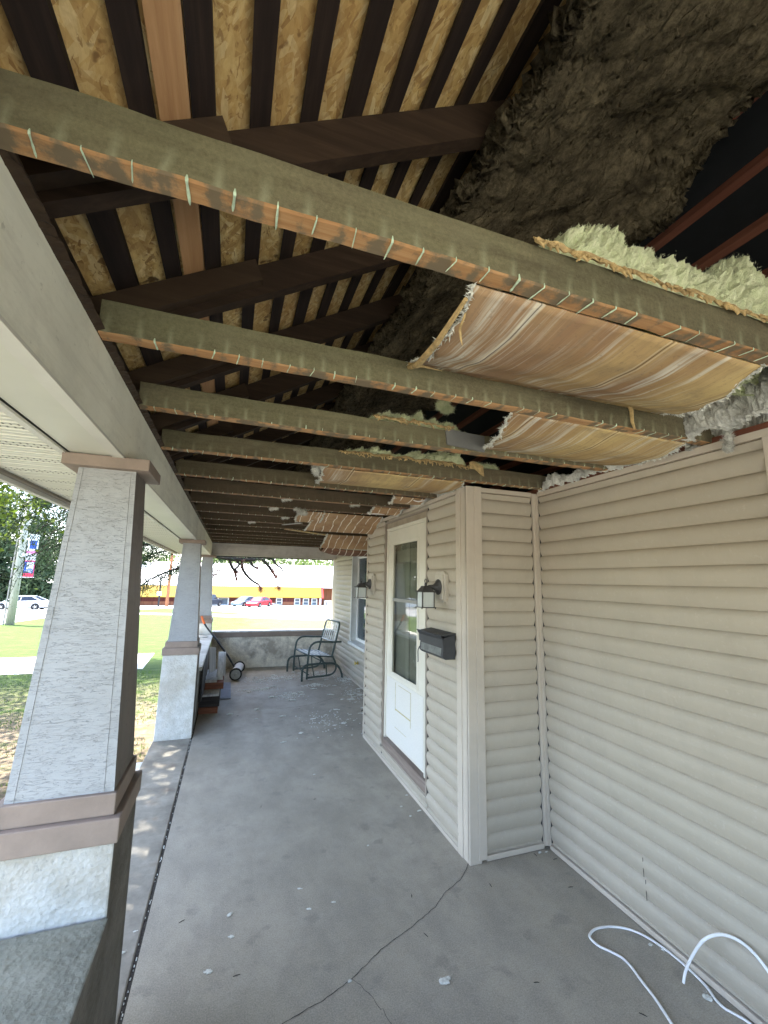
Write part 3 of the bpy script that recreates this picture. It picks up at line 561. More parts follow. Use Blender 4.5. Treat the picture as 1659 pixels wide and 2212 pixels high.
mb.box(1.538, 1.56, 2.628, 2.76, 0, 2.44); mb.box(1.538, 1.625, 2.617, 2.64, 0, 2.44); mb.box(1.532, 1.5379, 2.70, 2.765, 0, 2.44); mb.box(1.60, 1.66, 2.610, 2.6165, .02, 2.44); mb.box(1.626, 1.66, 2.6168, 2.64, .02, 2.44)
mb.build("corner_post", M['trim'], house, bevel=.003)
mb = MB()   # inner corner, trims, J channels
mb.box(2.108, 2.132, 2.615, 2.64, .02, 2.43); mb.box(2.1325, 2.140, 2.606, 2.64, .02, 2.43); mb.box(2.1405, 2.158, 2.60, 2.638, .02, 2.43)
mb.build("inner_corner_post", M['trim'], house, bevel=.002)
mb = MB(); mb.box(2.138, 2.158, -1.6, 2.599, 2.405, 2.44); mb.box(1.661, 2.107, 2.622, 2.64, 2.405, 2.437); mb.box(1.536, 1.552, 2.766, 4.955, 2.405, 2.437); mb.box(2.138, 2.158, 4.96, 9.2, 2.405, 2.437)
mb.build("top_trim", M['trim'], house, bevel=.002)
mb = MB(); mb.box(2.136, 2.158, -1.6, 2.599, .004, .032); mb.box(1.661, 2.107, 2.618, 2.64, .004, .036); mb.box(1.53, 1.552, 2.766, 4.94, .002, .030); mb.box(2.138, 2.158, 4.96, 9.2, .002, .03)
mb.build("base_trim", M['trim'], house, bevel=.002)
mb = MB(); mb.box(1.532, 1.552, 4.935, 4.962, .03, 2.42); mb.build("far_corner_trim", M['trim'], house, bevel=.002)
MB().box(2.135, 2.16, 1.09, 1.13, .03, 2.404).build("wall_channel", M['trim'], house, bevel=.002)
MB().box(2.1395, 2.1415, 1.879, 1.881, .15, .245).box(2.1395, 2.1415, 1.887, 1.889, .255, .345).build("panel_joint", M['crackm'], house)
# wall plates above the siding
mb = MB(); mb.box(2.17, 2.26, -1.7, 9.3, 2.431, 2.447); mb.box(2.165, 2.26, -1.7, 9.3, 2.4475, 2.475)
mb.box(1.575, 2.16, 2.655, 2.70, 2.431, 2.447); mb.box(1.57, 1.62, 2.70, 4.95, 2.431, 2.447)
mb.build("wall_plate", M['platewood'], house)
MB().box(2.1013,2.1075,2.632,2.6395,.04,2.40).box(2.150,2.1555,2.5925,2.5995,.04,2.40).box(1.5435,1.5495,3.2535,3.2615,.12,2.40).box(1.5435,1.5495,4.3345,4.3425,.04,2.40).box(1.5435,1.5495,4.9265,4.9345,.04,2.40).build('channel_gap_shadow', M['blackm'], house)  # black strips stand in for the shadow beside the channels
# door opening
mb = MB(); mb.box(1.536, 1.575, 4.312, 4.334, .118, 2.375); mb.box(1.536, 1.575, 3.262, 3.283, .118, 2.375); mb.box(1.536, 1.575, 3.2835, 4.3115, 2.362, 2.376)
mb.build("opening_trim", basic("grey_brown_opening_trim", (.30,.255,.21), .1, 5, .6), house, bevel=.002)
MB().box(1.556, 1.60, 3.2835, 4.3115, 2.302, 2.3615).build("header_board", M['header'], house)
mb = MB(); mb.hexa([(1.541,3.2835,.12),(1.60,3.2835,.12),(1.60,4.3115,.12),(1.541,4.3115,.12),(1.549,3.2835,.20),(1.60,3.2835,.215),(1.60,4.3115,.215),(1.549,4.3115,.20)]); mb.build("door_sill", M['sill'], house, bevel=.003)
fr = MB(); y0, y1 = 3.29, 4.27
fr.box(1.541, 1.575, y0, y0+.035, .235, 2.30); fr.box(1.541, 1.575, y1-.03, y1, .235, 2.30); fr.box(1.541, 1.575, y0+.0355, y1-.0305, 2.27, 2.30); fr.box(1.534, 1.5409, y0, y0+.014, .235, 2.30); fr.box(1.534, 1.5409, y0+.0145, y1, 2.287, 2.30)
fr.box(1.556,1.60,4.2705,4.3115,.216,2.30)
fr.build("door_frame", M['door'], house, bevel=.002)
dr = MB(); a, b = y0+.037, y1-.032
dr.box(1.549, 1.580, a, 3.492, .25, 2.268); dr.box(1.549, 1.580, 4.112, b, .25, 2.268); dr.box(1.549, 1.580, 3.4925, 4.1115, 2.118, 2.268)
dr.box(1.549, 1.580, 3.4925, 4.1115, .25, .865)
for (p, q, r_, s_) in ((3.455,3.47,.84,2.15), (4.135,4.15,.84,2.15)): dr.box(1.5445, 1.5488, p, q, r_, s_)
dr.box(1.5445, 1.5488, 3.4702, 4.1348, 2.135, 2.15); dr.box(1.5445, 1.5488, 3.4702, 4.1348, .84, .853)
door = dr.build("storm_door", M['door'], house, bevel=.0015)
MB().box(1.546, 1.5485, a+.02, b-.02, .27, .82).build("kick_panel", M['doorpanel'], door)
tp = MB()
for (p0, p1, q0, q1) in ((3.97,3.976,.545,.80), (3.603,3.609,.50,.79), (3.61,3.968,.555,.566), (3.61,3.90,.785,.789), (3.70,3.98,.40,.403)):
    tp.box(1.5445, 1.5459, p0, p1, q0, q1)
tp.build("glue_marks", M['tape'], door)
pane = MB().box(1.560, 1.564, 3.4925, 4.1115, .865, 2.118).build("glass", M['glass'], door)
MB().box(1.552, 1.559, 3.4925, 4.1115, 1.555, 1.585).build("meeting_rail", M['indim'], door)
mb = MB()
mb.box(1.552, 1.559, 3.4925, 3.505, .865, 2.118); mb.box(1.552, 1.559, 4.10, 4.1115, .865, 2.118); mb.box(1.552,1.559,3.5055,4.0995,.865,.877); mb.build("glass_bead", M['door'], door)
# entry interior
MB().box(1.598,1.609,3.30,4.30,.22,2.29).build('inner_door', M['innerdoor'], house)
MB().box(1.588,1.5975,3.76,3.84,.25,2.28).build('inner_door_stile', M['indim'], house)
mb = MB(); mb.box(1.79, 1.83, 3.28, 4.32, .1, 2.4); mb.box(1.61, 1.79, 3.26, 3.28, .1, 2.4); mb.box(1.61, 1.79, 4.32, 4.34, .1, 2.4); mb.box(1.61, 1.79, 3.28, 4.32, .08, .1); mb.box(1.61, 1.79, 3.28, 4.32, 2.38, 2.42)
mb.build("entry_interior", M['indark'], house)
mb = MB(); mb.box(1.70, 1.785, 3.77, 3.86, .1, 2.35); mb.box(1.75, 1.787, 3.3, 3.76, 1.0, 1.03); mb.build("inner_jamb", M['inwall'], house)
# window on the far wall
wf = MB()
wy0, wy1, wz0, wz1 = 6.88, 7.82, .67, 2.215
wf.box(2.135, 2.152, wy1, wy1+.055, .66, 2.28); wf.box(2.135, 2.152, wy0-.055, wy0, .66, 2.28); wf.box(2.135, 2.152, wy0, wy1, 2.216, 2.28)
wf.box(2.1525, 2.29, wy1+.001, wy1+.02, .66, 2.23); wf.box(2.1525, 2.29, wy0-.02, wy0-.001, .66, 2.23); wf.box(2.1525, 2.29, wy0, wy1, 2.215, 2.23)
win = wf.build("window", M['wwhite'], house, bevel=.002)
MB().hexa([(2.105,wy0-.07,.60),(2.29,wy0-.07,.60),(2.29,wy1+.07,.60),(2.105,wy1+.07,.60),(2.105,wy0-.07,.645),(2.29,wy0-.07,.668),(2.29,wy1+.07,.668),(2.105,wy1+.07,.645)]).build("sill", M['wwhite'], win, bevel=.003)
sa = MB(); sa.box(2.24, 2.28, wy0, wy0+.05, .67, 2.214); sa.box(2.24, 2.28, wy1-.05, wy1, .67, 2.214); sa.box(2.24, 2.28, wy0+.051, wy1-.051, .67, .72); sa.box(2.24, 2.28, wy0+.051, wy1-.051, 2.16, 2.214); sa.box(2.235, 2.28, wy0+.051, wy1-.051, 1.43, 1.47)
sa.build("sash", M['white'], win, bevel=.002)
MB().box(2.262, 2.266, wy0+.05, wy1-.05, .72, 2.16).build("pane", M['wglass'], win)
MB().box(2.32, 2.60, wy0-.1, wy1+.1, .5, 2.4).build("curtain", M['inwall'], win)
MB().box(2.27, 4.6, -1.6, 9.4, 0, 2.40).build("house_body", M['indark'], house)

# ------------------------------------------------------------------ porch roof
roof = thing("porch_roof", (.8, 4.0, 2.45), "open porch roof of dark rafters, boards and strand sheathing with its ceiling stripped", "roof")
s0 = .58; YA, YB = -1.8, 9.75
def zr(x, z0=2.56): return z0 + s0*(x+.37)
RIDGE = 1.9
mb = MB(); mb.hexa([(-1.0,YA,zr(-1.0,2.712)),(RIDGE,YA,zr(RIDGE,2.712)),(RIDGE,YB,zr(RIDGE,2.712)),(-1.0,YB,zr(-1.0,2.712)),(-1.0,YA,zr(-1.0,2.74)),(RIDGE,YA,zr(RIDGE,2.74)),(RIDGE,YB,zr(RIDGE,2.74)),(-1.0,YB,zr(-1.0,2.74))])
mb.build("sheathing", M['osb'], roof)
def slope_board(x0, x1, mat, name, th=.02, zb=2.69):
    j = random.uniform(-.003,.003); m = MB()
    m.hexa([(x0,YA+.02,zr(x0,zb)),(x1,YA+.02,zr(x1,zb)),(x1+j,YB-.02,zr(x1+j,zb)),(x0+j,YB-.02,zr(x0+j,zb)),(x0,YA+.02,zr(x0,zb)+th),(x1,YA+.02,zr(x1,zb)+th),(x1+j,YB-.02,zr(x1+j,zb)+th),(x0+j,YB-.02,zr(x0+j,zb)+th)])
    return m.build(name, mat, roof)
for a_, b_ in [(-.90,-.85),(-.78,-.73),(-.66,-.61),(-.54,-.49),(-.419,-.361),(-.283,-.239),(-.116-.048,-.116),(-.04,.01),(.083,.130),(.198,.253),(.318,.366),(.435,.482),(.557,.601),(.678,.74),(.80,.85),(.92,.97),(1.04,1.09),(1.16,1.21),(1.28,1.33),(1.40,1.45),(1.52,1.57),(1.64,1.69),(1.76,1.81)]:
    slope_board(a_, b_, M['lath'], "roof_board")
o = slope_board(-.229, -.168, M['newboard'], "new_roof_board", .014, 2.696); o['label'] = "pale new pine roof board among dark old ones"
# rafters
ry = [.98+.525*k for k in range(17)]
for k, y in enumerate([-1.1, -.57] + ry):
    mb = MB(); x0, x1 = -.62, RIDGE-.01
    mb.hexa([(x0,y,zr(x0)),(x1,y,zr(x1)),(x1,y+.045,zr(x1)),(x0,y+.045,zr(x0)),(x0,y,zr(x0,2.689)),(x1,y,zr(x1,2.689)),(x1,y+.045,zr(x1,2.689)),(x0,y+.045,zr(x0,2.689))])
    mb.build("rafter", M['rafter'], roof)
    xe = -.03 + random.uniform(-.06,.06); e = .035
    mb = MB(); mb.hexa([(x0,y-.04,zr(x0)+.025),(xe,y-.04,zr(xe)+e),(xe,y-.001,zr(xe)+e),(x0,y-.001,zr(x0)+.025),(x0,y-.04,zr(x0,2.688)),(xe-.03,y-.04,zr(xe-.03,2.688)),(xe-.03,y-.001,zr(xe-.03,2.688)),(x0,y-.001,zr(x0,2.688))])
    mb.build("sister_rafter", M['rafter2'], roof)
# felted slope beyond the ridge
zR = zr(RIDGE, 2.74)
def zf(x): return zR - .60*(x-RIDGE)
mb = MB(); mb.hexa([(RIDGE,YA,zf(RIDGE)-.02),(4.7,YA,zf(4.7)-.02),(4.7,YB,zf(4.7)-.02),(RIDGE,YB,zf(RIDGE)-.02),(RIDGE,YA,zf(RIDGE)),(4.7,YA,zf(4.7)),(4.7,YB,zf(4.7)),(RIDGE,YB,zf(RIDGE))]); mb.build("felt_slope", M['felt'], roof)
for k in range(9):
    x0 = 2.02+.235*k; x1 = x0+.035
    mb = MB(); mb.hexa([(x0,YA+.02,zf(x0)-.06),(x1,YA+.02,zf(x1)-.06),(x1,YB-.02,zf(x1)-.06),(x0,YB-.02,zf(x0)-.06),(x0,YA+.02,zf(x0)-.0205),(x1,YA+.02,zf(x1)-.0205),(x1,YB-.02,zf(x1)-.0205),(x0,YB-.02,zf(x0)-.0205)]); mb.build("batten", M['redwood'], roof)
for yy, nm in ((YA-.04, "near_gable"), (YB, "far_gable")):
    mb = MB(); mb.prism([(-1.0, 2.2), (4.75, 2.2), (4.75, zf(4.7)), (RIDGE, zR), (-1.0, zr(-1.0, 2.74))], 'y', yy, yy+.04); mb.build(nm, M['felt'], roof)
MB().box(4.6, 4.7, YA, YB, 1.5, zf(4.6)).build("rear_fill", M['felt'], roof)
# joists
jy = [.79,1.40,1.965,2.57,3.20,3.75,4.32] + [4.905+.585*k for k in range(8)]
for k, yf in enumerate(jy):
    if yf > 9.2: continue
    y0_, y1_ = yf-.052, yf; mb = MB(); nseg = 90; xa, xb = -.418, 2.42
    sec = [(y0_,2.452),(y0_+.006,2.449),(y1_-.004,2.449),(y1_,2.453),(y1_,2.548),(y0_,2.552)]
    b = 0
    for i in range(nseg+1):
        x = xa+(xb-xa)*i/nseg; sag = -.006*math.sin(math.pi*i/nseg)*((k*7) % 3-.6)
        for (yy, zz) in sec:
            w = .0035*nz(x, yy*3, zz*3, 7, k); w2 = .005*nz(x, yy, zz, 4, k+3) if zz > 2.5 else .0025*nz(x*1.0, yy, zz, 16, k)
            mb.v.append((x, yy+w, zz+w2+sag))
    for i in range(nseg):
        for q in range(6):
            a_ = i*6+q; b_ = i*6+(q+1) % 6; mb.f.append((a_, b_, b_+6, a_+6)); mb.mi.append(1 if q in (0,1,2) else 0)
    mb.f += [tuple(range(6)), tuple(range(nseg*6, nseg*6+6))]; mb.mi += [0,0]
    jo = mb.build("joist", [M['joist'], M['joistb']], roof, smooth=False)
    rr = random.Random(k+1); cr = MB(); x = xa+.06
    while x < (1.5 if 2.7 < yf < 5 else 2.12):
        if rr.random() < (.86 if k < 6 else .75):
            big = rr.random() < (.35 if k < 2 else .12); w = rr.uniform(.0012,.0020)+(.0010 if big else 0); sk_ = rr.uniform(-.010,.006)
            ln = rr.uniform(.7,1.08)*.05
            P = []
            for j in range(7):
                tt = j/6; yy = y0_-.001+ln*tt; P.append((x+sk_*tt, yy, 2.4472))
            P = [(x, y0_-.0015, 2.453+rr.uniform(.001,.005)*(2 if big else 1)), (x, y0_-.002, 2.4505)] + P
            cr.tube(P, [w*.5]+[w*rr.uniform(.7,1.25) for _ in P[1:-1]]+[w*.4], 6)
        x += .0795+rr.uniform(-.009,.009)
    cr.build("plaster_drips", M['plaster'], jo, fixn=False)
# beam, soffit, fascia
mb = MB(); nn = 160
mb.box(-.60, -.42, YA, 9.42, 2.2, 2.449)
bo = mb.build("beam", M['beam'], roof, bevel=.003)
MB().box(-.455, -.4165, YA, 9.40, 2.190, 2.1995).build("beam_trim_strip", M['fascia'], roof)
mb = MB(); mb.grid(lambda u, v: (-.424+.022*v, YA+11.2*u, 2.4505+.018*v*(.6+.8*abs(nz(u*11.2, v, 0, 14, 2)))+.006*nz(u*11.2, v, 0, 50)), 900, 2); mb.build("ragged_edge_strip", M['rafter2'], roof, solid=.01)
MB().box(-.42, 2.153, 9.235, 9.40, 2.205, 2.449).build("end_beam", M['backbeam'], roof, bevel=.003)
MB().box(-.415, 2.153, 9.215, 9.2345, 2.195, 2.215).build("end_beam_trim", M['fascia'], roof)
mb = MB(); mb.box(-.592, -.4555, YA, 9.38, 2.1975, 2.1998); mb.build("beam_soffit", M['soffit'], roof)
MB().box(-.630, -.606, YA, 8.6, 2.190, 2.1985).build("soffit_channel", M['fascia'], roof)
MB().box(-.66, -.595, YA, 8.6, 2.2065, 2.24).build("soffit_gap", M['blackm'], roof)
def soffit():
    m = MB(); y = YA; i = 0
    while y < 8.58:
        pr = [(y,2.2115),(y+.005,2.200),(y+.026,2.200),(y+.028,2.204),(y+.034,2.204),(y+.036,2.200),(y+.058,2.200),(y+.063,2.2115),(y+.074,2.2115)]
        m.prism([(-.985,0)], 'y', 0, 0) if False else None
        b = len(m.v)
        for (yy, zz) in pr: m.v += [(-.63, yy, zz), (-.985, yy, zz)]
        for j in range(8): m.f.append((b+2*j, b+2*j+1, b+2*j+3, b+2*j+2)); m.mi.append(0)
        if i % 3 == 0:
            for q in range(17):
                xx = -.645-.02*q
                for (ya, yb) in ((.008,.025),(.038,.056)):
                    m.add([(xx,y+ya,2.1993),(xx-.007,y+ya+.004,2.1993),(xx-.007,y+yb,2.1993),(xx,y+yb-.004,2.1993)], [(0,1,2,3)], 1)
        y += .074; i += 1
    m.box(-.985, -.60, YA, 8.58, 2.2125, 2.23, 0)
    return m.build("vented_soffit", [M['soffit'], M['soffit_dark']], roof, fixn=False)
soffit()
MB().box(-1.0, -.972, YA, 8.6, 2.186, 2.1985).build("fascia_channel", M['fascia_b'], roof)
mb = MB(); mb.box(-1.03, -1.001, YA, 8.62, 2.165, 2.36); mb.build("fascia", M['fascia'], roof)
MB().box(-.985, -.60, 8.6, 8.63, 2.165, 2.36).build("end_fascia", M['fascia'], roof)

# ------------------------------------------------------------------ insulation
def tufts(mb, pts, nrm, n, l0, l1, w, rs, mi=0, spread=.9):
    k = rs.integers(0, len(pts), n)
    P = pts[k] + rs.normal(0, .004, (n,3)); D = nrm[k] + rs.normal(0, spread, (n,3)); D /= np.linalg.norm(D, axis=1)[:,None]
    L = rs.uniform(l0, l1, n)[:,None]; W = np.cross(D, rs.normal(0,1,(n,3))); W /= np.linalg.norm(W, axis=1)[:,None]
    A = P - W*w; B = P + W*w; C = P + D*L + W*w*.4; b = len(mb.v)
    V = np.stack([A,B,C],1).reshape(-1,3); mb.v += [tuple(v) for v in V.tolist()]; mb.f += [(b+3*i, b+3*i+1, b+3*i+2) for i in range(n)]; mb.mi += [mi]*n
def fluffy(name, mat, blobs, label, seed, group=None, ntuft=4000, tl=(.006,.022), tw=.0016, sub=4, amp=.35, parent=None, flat=1.):
    rs = np.random.default_rng(seed); m = MB(); P = []; Nn = []
    for bi, (x, y, z, rx, ry_, rz) in enumerate(blobs):
        bm = bmesh.new(); bmesh.ops.create_icosphere(bm, subdivisions=sub, radius=1)
        base = len(m.v)
        for v in bm.verts:
            c = v.co; q = 1 + amp*fbm(c.x+x*7, c.y+y*7, c.z+z*7, 1.6, 3, seed+bi) + .16*nz(c.x, c.y, c.z, 6, seed) + .12*nz(c.x, c.y, c.z, 14, seed) + .07*nz(c.x, c.y, c.z, 30, seed)
            p = Vector((x+c.x*rx*q, y+c.y*ry_*q, z+c.z*rz*q*flat)); m.v.append(tuple(p)); P.append(tuple(p)); Nn.append(tuple(c))
        m.f += [tuple(base+v.index for v in f.verts) for f in bm.faces]; m.mi += [0]*len(bm.faces); bm.free()
    tufts(m, np.array(P), np.array(Nn), int(ntuft*2.2), tl[0]*.6, tl[1]*.75, tw*.6, rs)
    o = m.build(name, mat, parent, smooth=True, fixn=False)
    if parent is None: tag(o, label, "insulation", group)
    return o
# the big dark mass hanging under the rafters
prof = [(.60,3.02),(.72,3.13),(.9,3.25),(1.1,3.36),(1.3,3.46),(1.5,3.53),(1.66,3.50),(1.76,3.38),(1.86,3.22)]
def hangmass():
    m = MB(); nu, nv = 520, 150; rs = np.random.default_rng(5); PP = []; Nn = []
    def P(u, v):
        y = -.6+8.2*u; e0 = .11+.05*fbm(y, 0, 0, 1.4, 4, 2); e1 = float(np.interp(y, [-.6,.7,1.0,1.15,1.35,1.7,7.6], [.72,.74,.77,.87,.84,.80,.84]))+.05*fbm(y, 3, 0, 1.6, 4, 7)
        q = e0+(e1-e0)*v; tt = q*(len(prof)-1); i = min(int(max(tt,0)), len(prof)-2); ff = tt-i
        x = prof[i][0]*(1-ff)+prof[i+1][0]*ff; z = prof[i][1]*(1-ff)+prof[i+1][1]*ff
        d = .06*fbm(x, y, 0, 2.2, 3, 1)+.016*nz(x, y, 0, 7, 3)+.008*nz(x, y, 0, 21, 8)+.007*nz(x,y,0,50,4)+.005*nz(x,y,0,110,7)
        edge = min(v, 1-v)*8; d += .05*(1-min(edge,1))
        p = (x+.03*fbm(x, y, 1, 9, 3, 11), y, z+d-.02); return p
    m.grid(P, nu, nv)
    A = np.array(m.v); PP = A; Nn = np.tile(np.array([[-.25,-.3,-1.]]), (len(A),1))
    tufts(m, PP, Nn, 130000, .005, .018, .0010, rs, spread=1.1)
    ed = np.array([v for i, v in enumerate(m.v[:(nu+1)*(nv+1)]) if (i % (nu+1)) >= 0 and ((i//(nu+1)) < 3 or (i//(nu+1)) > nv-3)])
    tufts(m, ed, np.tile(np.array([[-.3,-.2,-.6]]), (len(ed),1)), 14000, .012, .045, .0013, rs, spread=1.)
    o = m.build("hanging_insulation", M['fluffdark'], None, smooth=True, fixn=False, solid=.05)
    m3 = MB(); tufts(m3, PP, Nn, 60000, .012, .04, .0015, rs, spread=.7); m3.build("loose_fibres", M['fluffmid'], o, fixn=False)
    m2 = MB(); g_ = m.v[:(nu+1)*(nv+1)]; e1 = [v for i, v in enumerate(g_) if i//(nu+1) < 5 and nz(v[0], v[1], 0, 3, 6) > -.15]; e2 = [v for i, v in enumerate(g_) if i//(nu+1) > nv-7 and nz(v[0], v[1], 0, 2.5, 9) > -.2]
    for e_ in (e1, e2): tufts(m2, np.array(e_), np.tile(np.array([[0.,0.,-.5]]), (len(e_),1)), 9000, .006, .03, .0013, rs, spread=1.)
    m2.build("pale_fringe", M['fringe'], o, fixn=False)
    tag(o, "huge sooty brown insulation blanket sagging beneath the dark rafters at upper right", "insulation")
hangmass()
fl = [(.66,.90,2.60,.08,.10,.04)]
rs_ = random.Random(3)
zk = [(.66,2.63),(.80,2.75),(.96,2.845),(1.10,2.79),(1.24,2.79),(1.39,2.80),(1.52,2.86),(1.63,2.94),(1.72,2.90),(1.80,2.80),(2.05,2.72)]
for i in range(34):
    x = .74+1.34*i/33; zt = float(np.interp(x, [q[0] for q in zk], [q[1] for q in zk]))+rs_.uniform(-.015,.015)
    fl.append((x, .90+rs_.uniform(-.04,.07), 2.56+(zt-2.56)*.5, .065, .11, (zt-2.56)*.52))
def heap(name, mat, axis, c, hw, zb, prof, label, seed, amp=1., nu=400, nv=70, nt=16000, cat="insulation"):
    """lumpy batt lying along an axis; prof = (coordinate, top z) pairs"""
    m = MB(); X = [q[0] for q in prof]; Z = [q[1] for q in prof]
    def P(u, v):
        a = X[0]+(X[-1]-X[0])*u; zt = float(np.interp(a, X, Z)); end = min(1, min(u, 1-u)*9)**.5; zt = zb+(zt-zb)*(.25+.75*end)
        q = math.pi*(1.1-1.2*v); ck, sk_ = math.cos(q), math.sin(q); w = hw*(.5+.5*end)
        k = q*w; d = amp*(.030*nz(a, k, seed, 10, 2)+.030*nz(a, k, seed, 24, 4)+.022*nz(a, k, seed, 55, 6)+.012*nz(a, k, seed, 110, 8)+.007*nz(a, k, seed, 230, 9))
        b_ = c+w*ck+d*ck; z = (zb+(zt-zb)*max(0, sk_)**.75+.05*min(0, sk_))+d*(.35+.8*abs(sk_)); a2 = a+d*.5
        return (a2, b_, z) if axis == 'x' else (b_, a2, z)
    m.grid(P, nu, nv); A = np.array(m.v); ctr = A.copy(); ctr[:, 1 if axis == 'x' else 0] = c; ctr[:,2] = zb; Nn = A-ctr; Nn /= np.linalg.norm(Nn, axis=1)[:,None]+1e-6
    tufts(m, A, Nn, nt, .003, .010, .0009, np.random.default_rng(seed), spread=.7)
    return tag(m.build(name, mat, None, smooth=False, fixn=False), label, cat)
heap("insulation_batt", M['fluffgreen'], 'x', .935, .15, 2.55, zk, "pale green fluffy insulation heaped on the first and nearest joist", 4, nu=700, nv=100, nt=26000)
heap("insulation_batt", M['fluffgreen'], 'x', 2.03, .075, 2.545, [(.58,2.57),(.73,2.625),(.82,2.60),(.89,2.65),(.98,2.62),(1.10,2.60),(1.16,2.58)], "pale green insulation tuft row lying on the third joist", 12, .8)
heap("insulation_batt", M['fluffgreen'], 'x', 2.64, .09, 2.54, [(.60,2.575),(.80,2.62),(1.0,2.605),(1.2,2.63),(1.33,2.66),(1.45,2.65),(1.56,2.58)], "pale green insulation spilling over the fourth joist, just left of the bay corner", 13, .8)
heap("insulation_batt", M['fluffgrey'], 'y', 2.085, .10, 2.46, [(.70,2.72),(.95,2.70),(1.15,2.68),(1.28,2.66),(1.36,2.60),(1.46,2.53)], "grey white insulation bulging over the wall top at the right edge", 16, .9, nu=420, nv=90, nt=18000)
heap("insulation_debris", M['fluffgrey'], 'y', 2.15, .04, 2.455, [(1.5,2.50),(1.7,2.52),(1.9,2.49),(2.1,2.53),(2.25,2.50),(2.4,2.53),(2.58,2.49)], "crumbly grey insulation along the wall top beside the bay", 18, .7, nt=7000)
heap("insulation_debris", M['fluffgrey'], 'y', 1.60, .035, 2.44, [(2.9,2.47),(3.2,2.49),(3.5,2.465),(3.9,2.49),(4.3,2.47)], "crumbly grey insulation along the top of the entry bay", 19, .6, nt=7000)
fluffy("insulation_clump", M['fluffgreen'], [(1.62+.05*i, 2.64, 2.585, .045, .05, .03) for i in range(4)], "small pale clump right of the yellow torn scrap on the fourth joist", 14, ntuft=3000, sub=3)
fluffy("insulation_clump", M['fluffgreen'], [(1.03,1.99,2.72,.035,.04,.03),(1.06,2.0,2.70,.03,.03,.02)], "small pale clump dangling in the gap above the third joist", 15, ntuft=1500, sub=3)
fluffy("insulation_clump", M['fluffgrey'], [(2.12, 1.25, 2.43, .012, .014, .045), (2.11,1.25,2.39,.014,.014,.02)], "thin grey white strand dangling over the siding top trim", 17, ntuft=900, sub=3)
fluffy("insulation_clump", M['fluffgrey'], [(.60,4.28,2.43,.03,.03,.03),(.64,4.27,2.42,.03,.03,.03),(.57,4.28,2.45,.03,.02,.015)], "ragged pale tuft at the left end of the short orange brown board", 20, ntuft=1500, sub=3)
fluffy("insulation_clump", M['fluffgrey'], [(.50,2.63,2.50,.03,.05,.035),(.48,2.75,2.48,.025,.05,.04)], "ragged grey tuft at the left end of the board beyond the fourth joist", 21, ntuft=1500, sub=3)

for k, (x, y) in enumerate([(.40,3.74),(.62,4.31),(.34,4.31),(.52,4.89),(1.02,3.74),(.18,5.47)]):
    lab = ["on the sixth joist near its left third","on the seventh joist, right one of two","on the seventh joist, left one of two","on the eighth joist beside the loose lath","on the sixth joist near the curled tan board","on the ninth joist, farthest from the boards"][k]
    fluffy("insulation_clump", M['fluffgrey'], [(x,y,2.447,.022,.02,.018),(x+.03,y-.01,2.445,.018,.015,.014),(x-.02,y+.01,2.44,.014,.014,.016)], "small pale fluff tuft caught "+lab, 50+k, ntuft=600, sub=3)
# ------------------------------------------------------------------ torn ceiling boards
def panel(name, mat, x0, x1, y0, y1, zf_, label, seed, cat="ceiling board", nx_=70, ny_=26, thick=.006, group=None, tear=.02, skew=(0,0), fringe=True):
    m = MB()
    def P(u, v):
        a = x0+skew[0]*v+tear*fbm(v*3, seed, 0, 2.2, 4, seed); b = x1+skew[1]*v+tear*fbm(v*3, seed+5, 0, 2.2, 4, seed+9)
        x = a+(b-a)*u; y = y0+(y1-y0)*v; return (x, y, zf_(v, u)+.003*fbm(x, y, 0, 5, 3, seed))
    m.grid(P, nx_, ny_, 0)
    o = m.build(name, mat, None, smooth=True, solid=thick, fixn=False)
    if fringe:
        f = MB(); rs = np.random.default_rng(seed)
        for u_, sg in ((0,-.6),(1,.6)):
            f = MB(); P3 = [P(u_, j/60) for j in range(61)]; f.tube(P3, [.0035+.003*abs(nz(j*.6,seed,u_)) for j in range(61)], 5)
            tufts(f, np.array(P3), np.tile(np.array([[sg,0.,-.3]]), (61,1)), 380, .005, .022, .003, rs, spread=.5)
            f.build("torn_edge", M['tuftw'], o, fixn=False)
    return tag(o, label, cat, group)
def prof_lerp(pts):
    def f(v, u=0):
        for (a, za), (b, zb) in zip(pts, pts[1:]):
            if v <= b: t = (v-a)/(b-a); t = t*t*(3-2*t)*.5+t*.5; return za+(zb-za)*t
        return pts[-1][1]
    return f
panel("ceiling_board", M['board'], .50, 1.53, .789, 1.46, prof_lerp([(0,2.4485),(.2,2.428),(.4,2.436),(.6,2.474),(.82,2.545),(1,2.575)]), "largest sagging stained ceiling board, between the first and second joists", 3, skew=(.08,.34))
panel("ceiling_board", M['board'], 1.04, 2.06, 1.399, 1.935, prof_lerp([(0,2.4485),(.3,2.420),(.6,2.428),(1,2.476)]), "streaky sagging ceiling board between the second and third joists", 8, skew=(.2,.02))
panel("ceiling_board", M['board'], .50, 1.50, 2.569, 3.19, prof_lerp([(0,2.4485),(.3,2.425),(.6,2.44),(1,2.50)]), "narrow stained ceiling board sagging beyond the fourth joist", 14, skew=(.06,.02))
panel("ceiling_board", M['kraft'], 1.22, 1.50, 3.21, 3.50, prof_lerp([(0,2.441),(.4,2.415),(1,2.44)]), "short curled tan board beside the top of the door bay", 17, skew=(.05,0))
panel("ceiling_board", M['kraft'], 1.22, 1.50, 3.76, 4.05, prof_lerp([(0,2.441),(.4,2.395),(1,2.43)]), "small crumpled paper flap curling just above the door header", 19, skew=(.03,0))
panel("ceiling_board", M['kraft'], .60, .86, 4.325, 4.62, prof_lerp([(0,2.44),(.5,2.40),(1,2.37)]), "short orange brown board stub left of the hanging paper sheets", 23, skew=(.0,0))
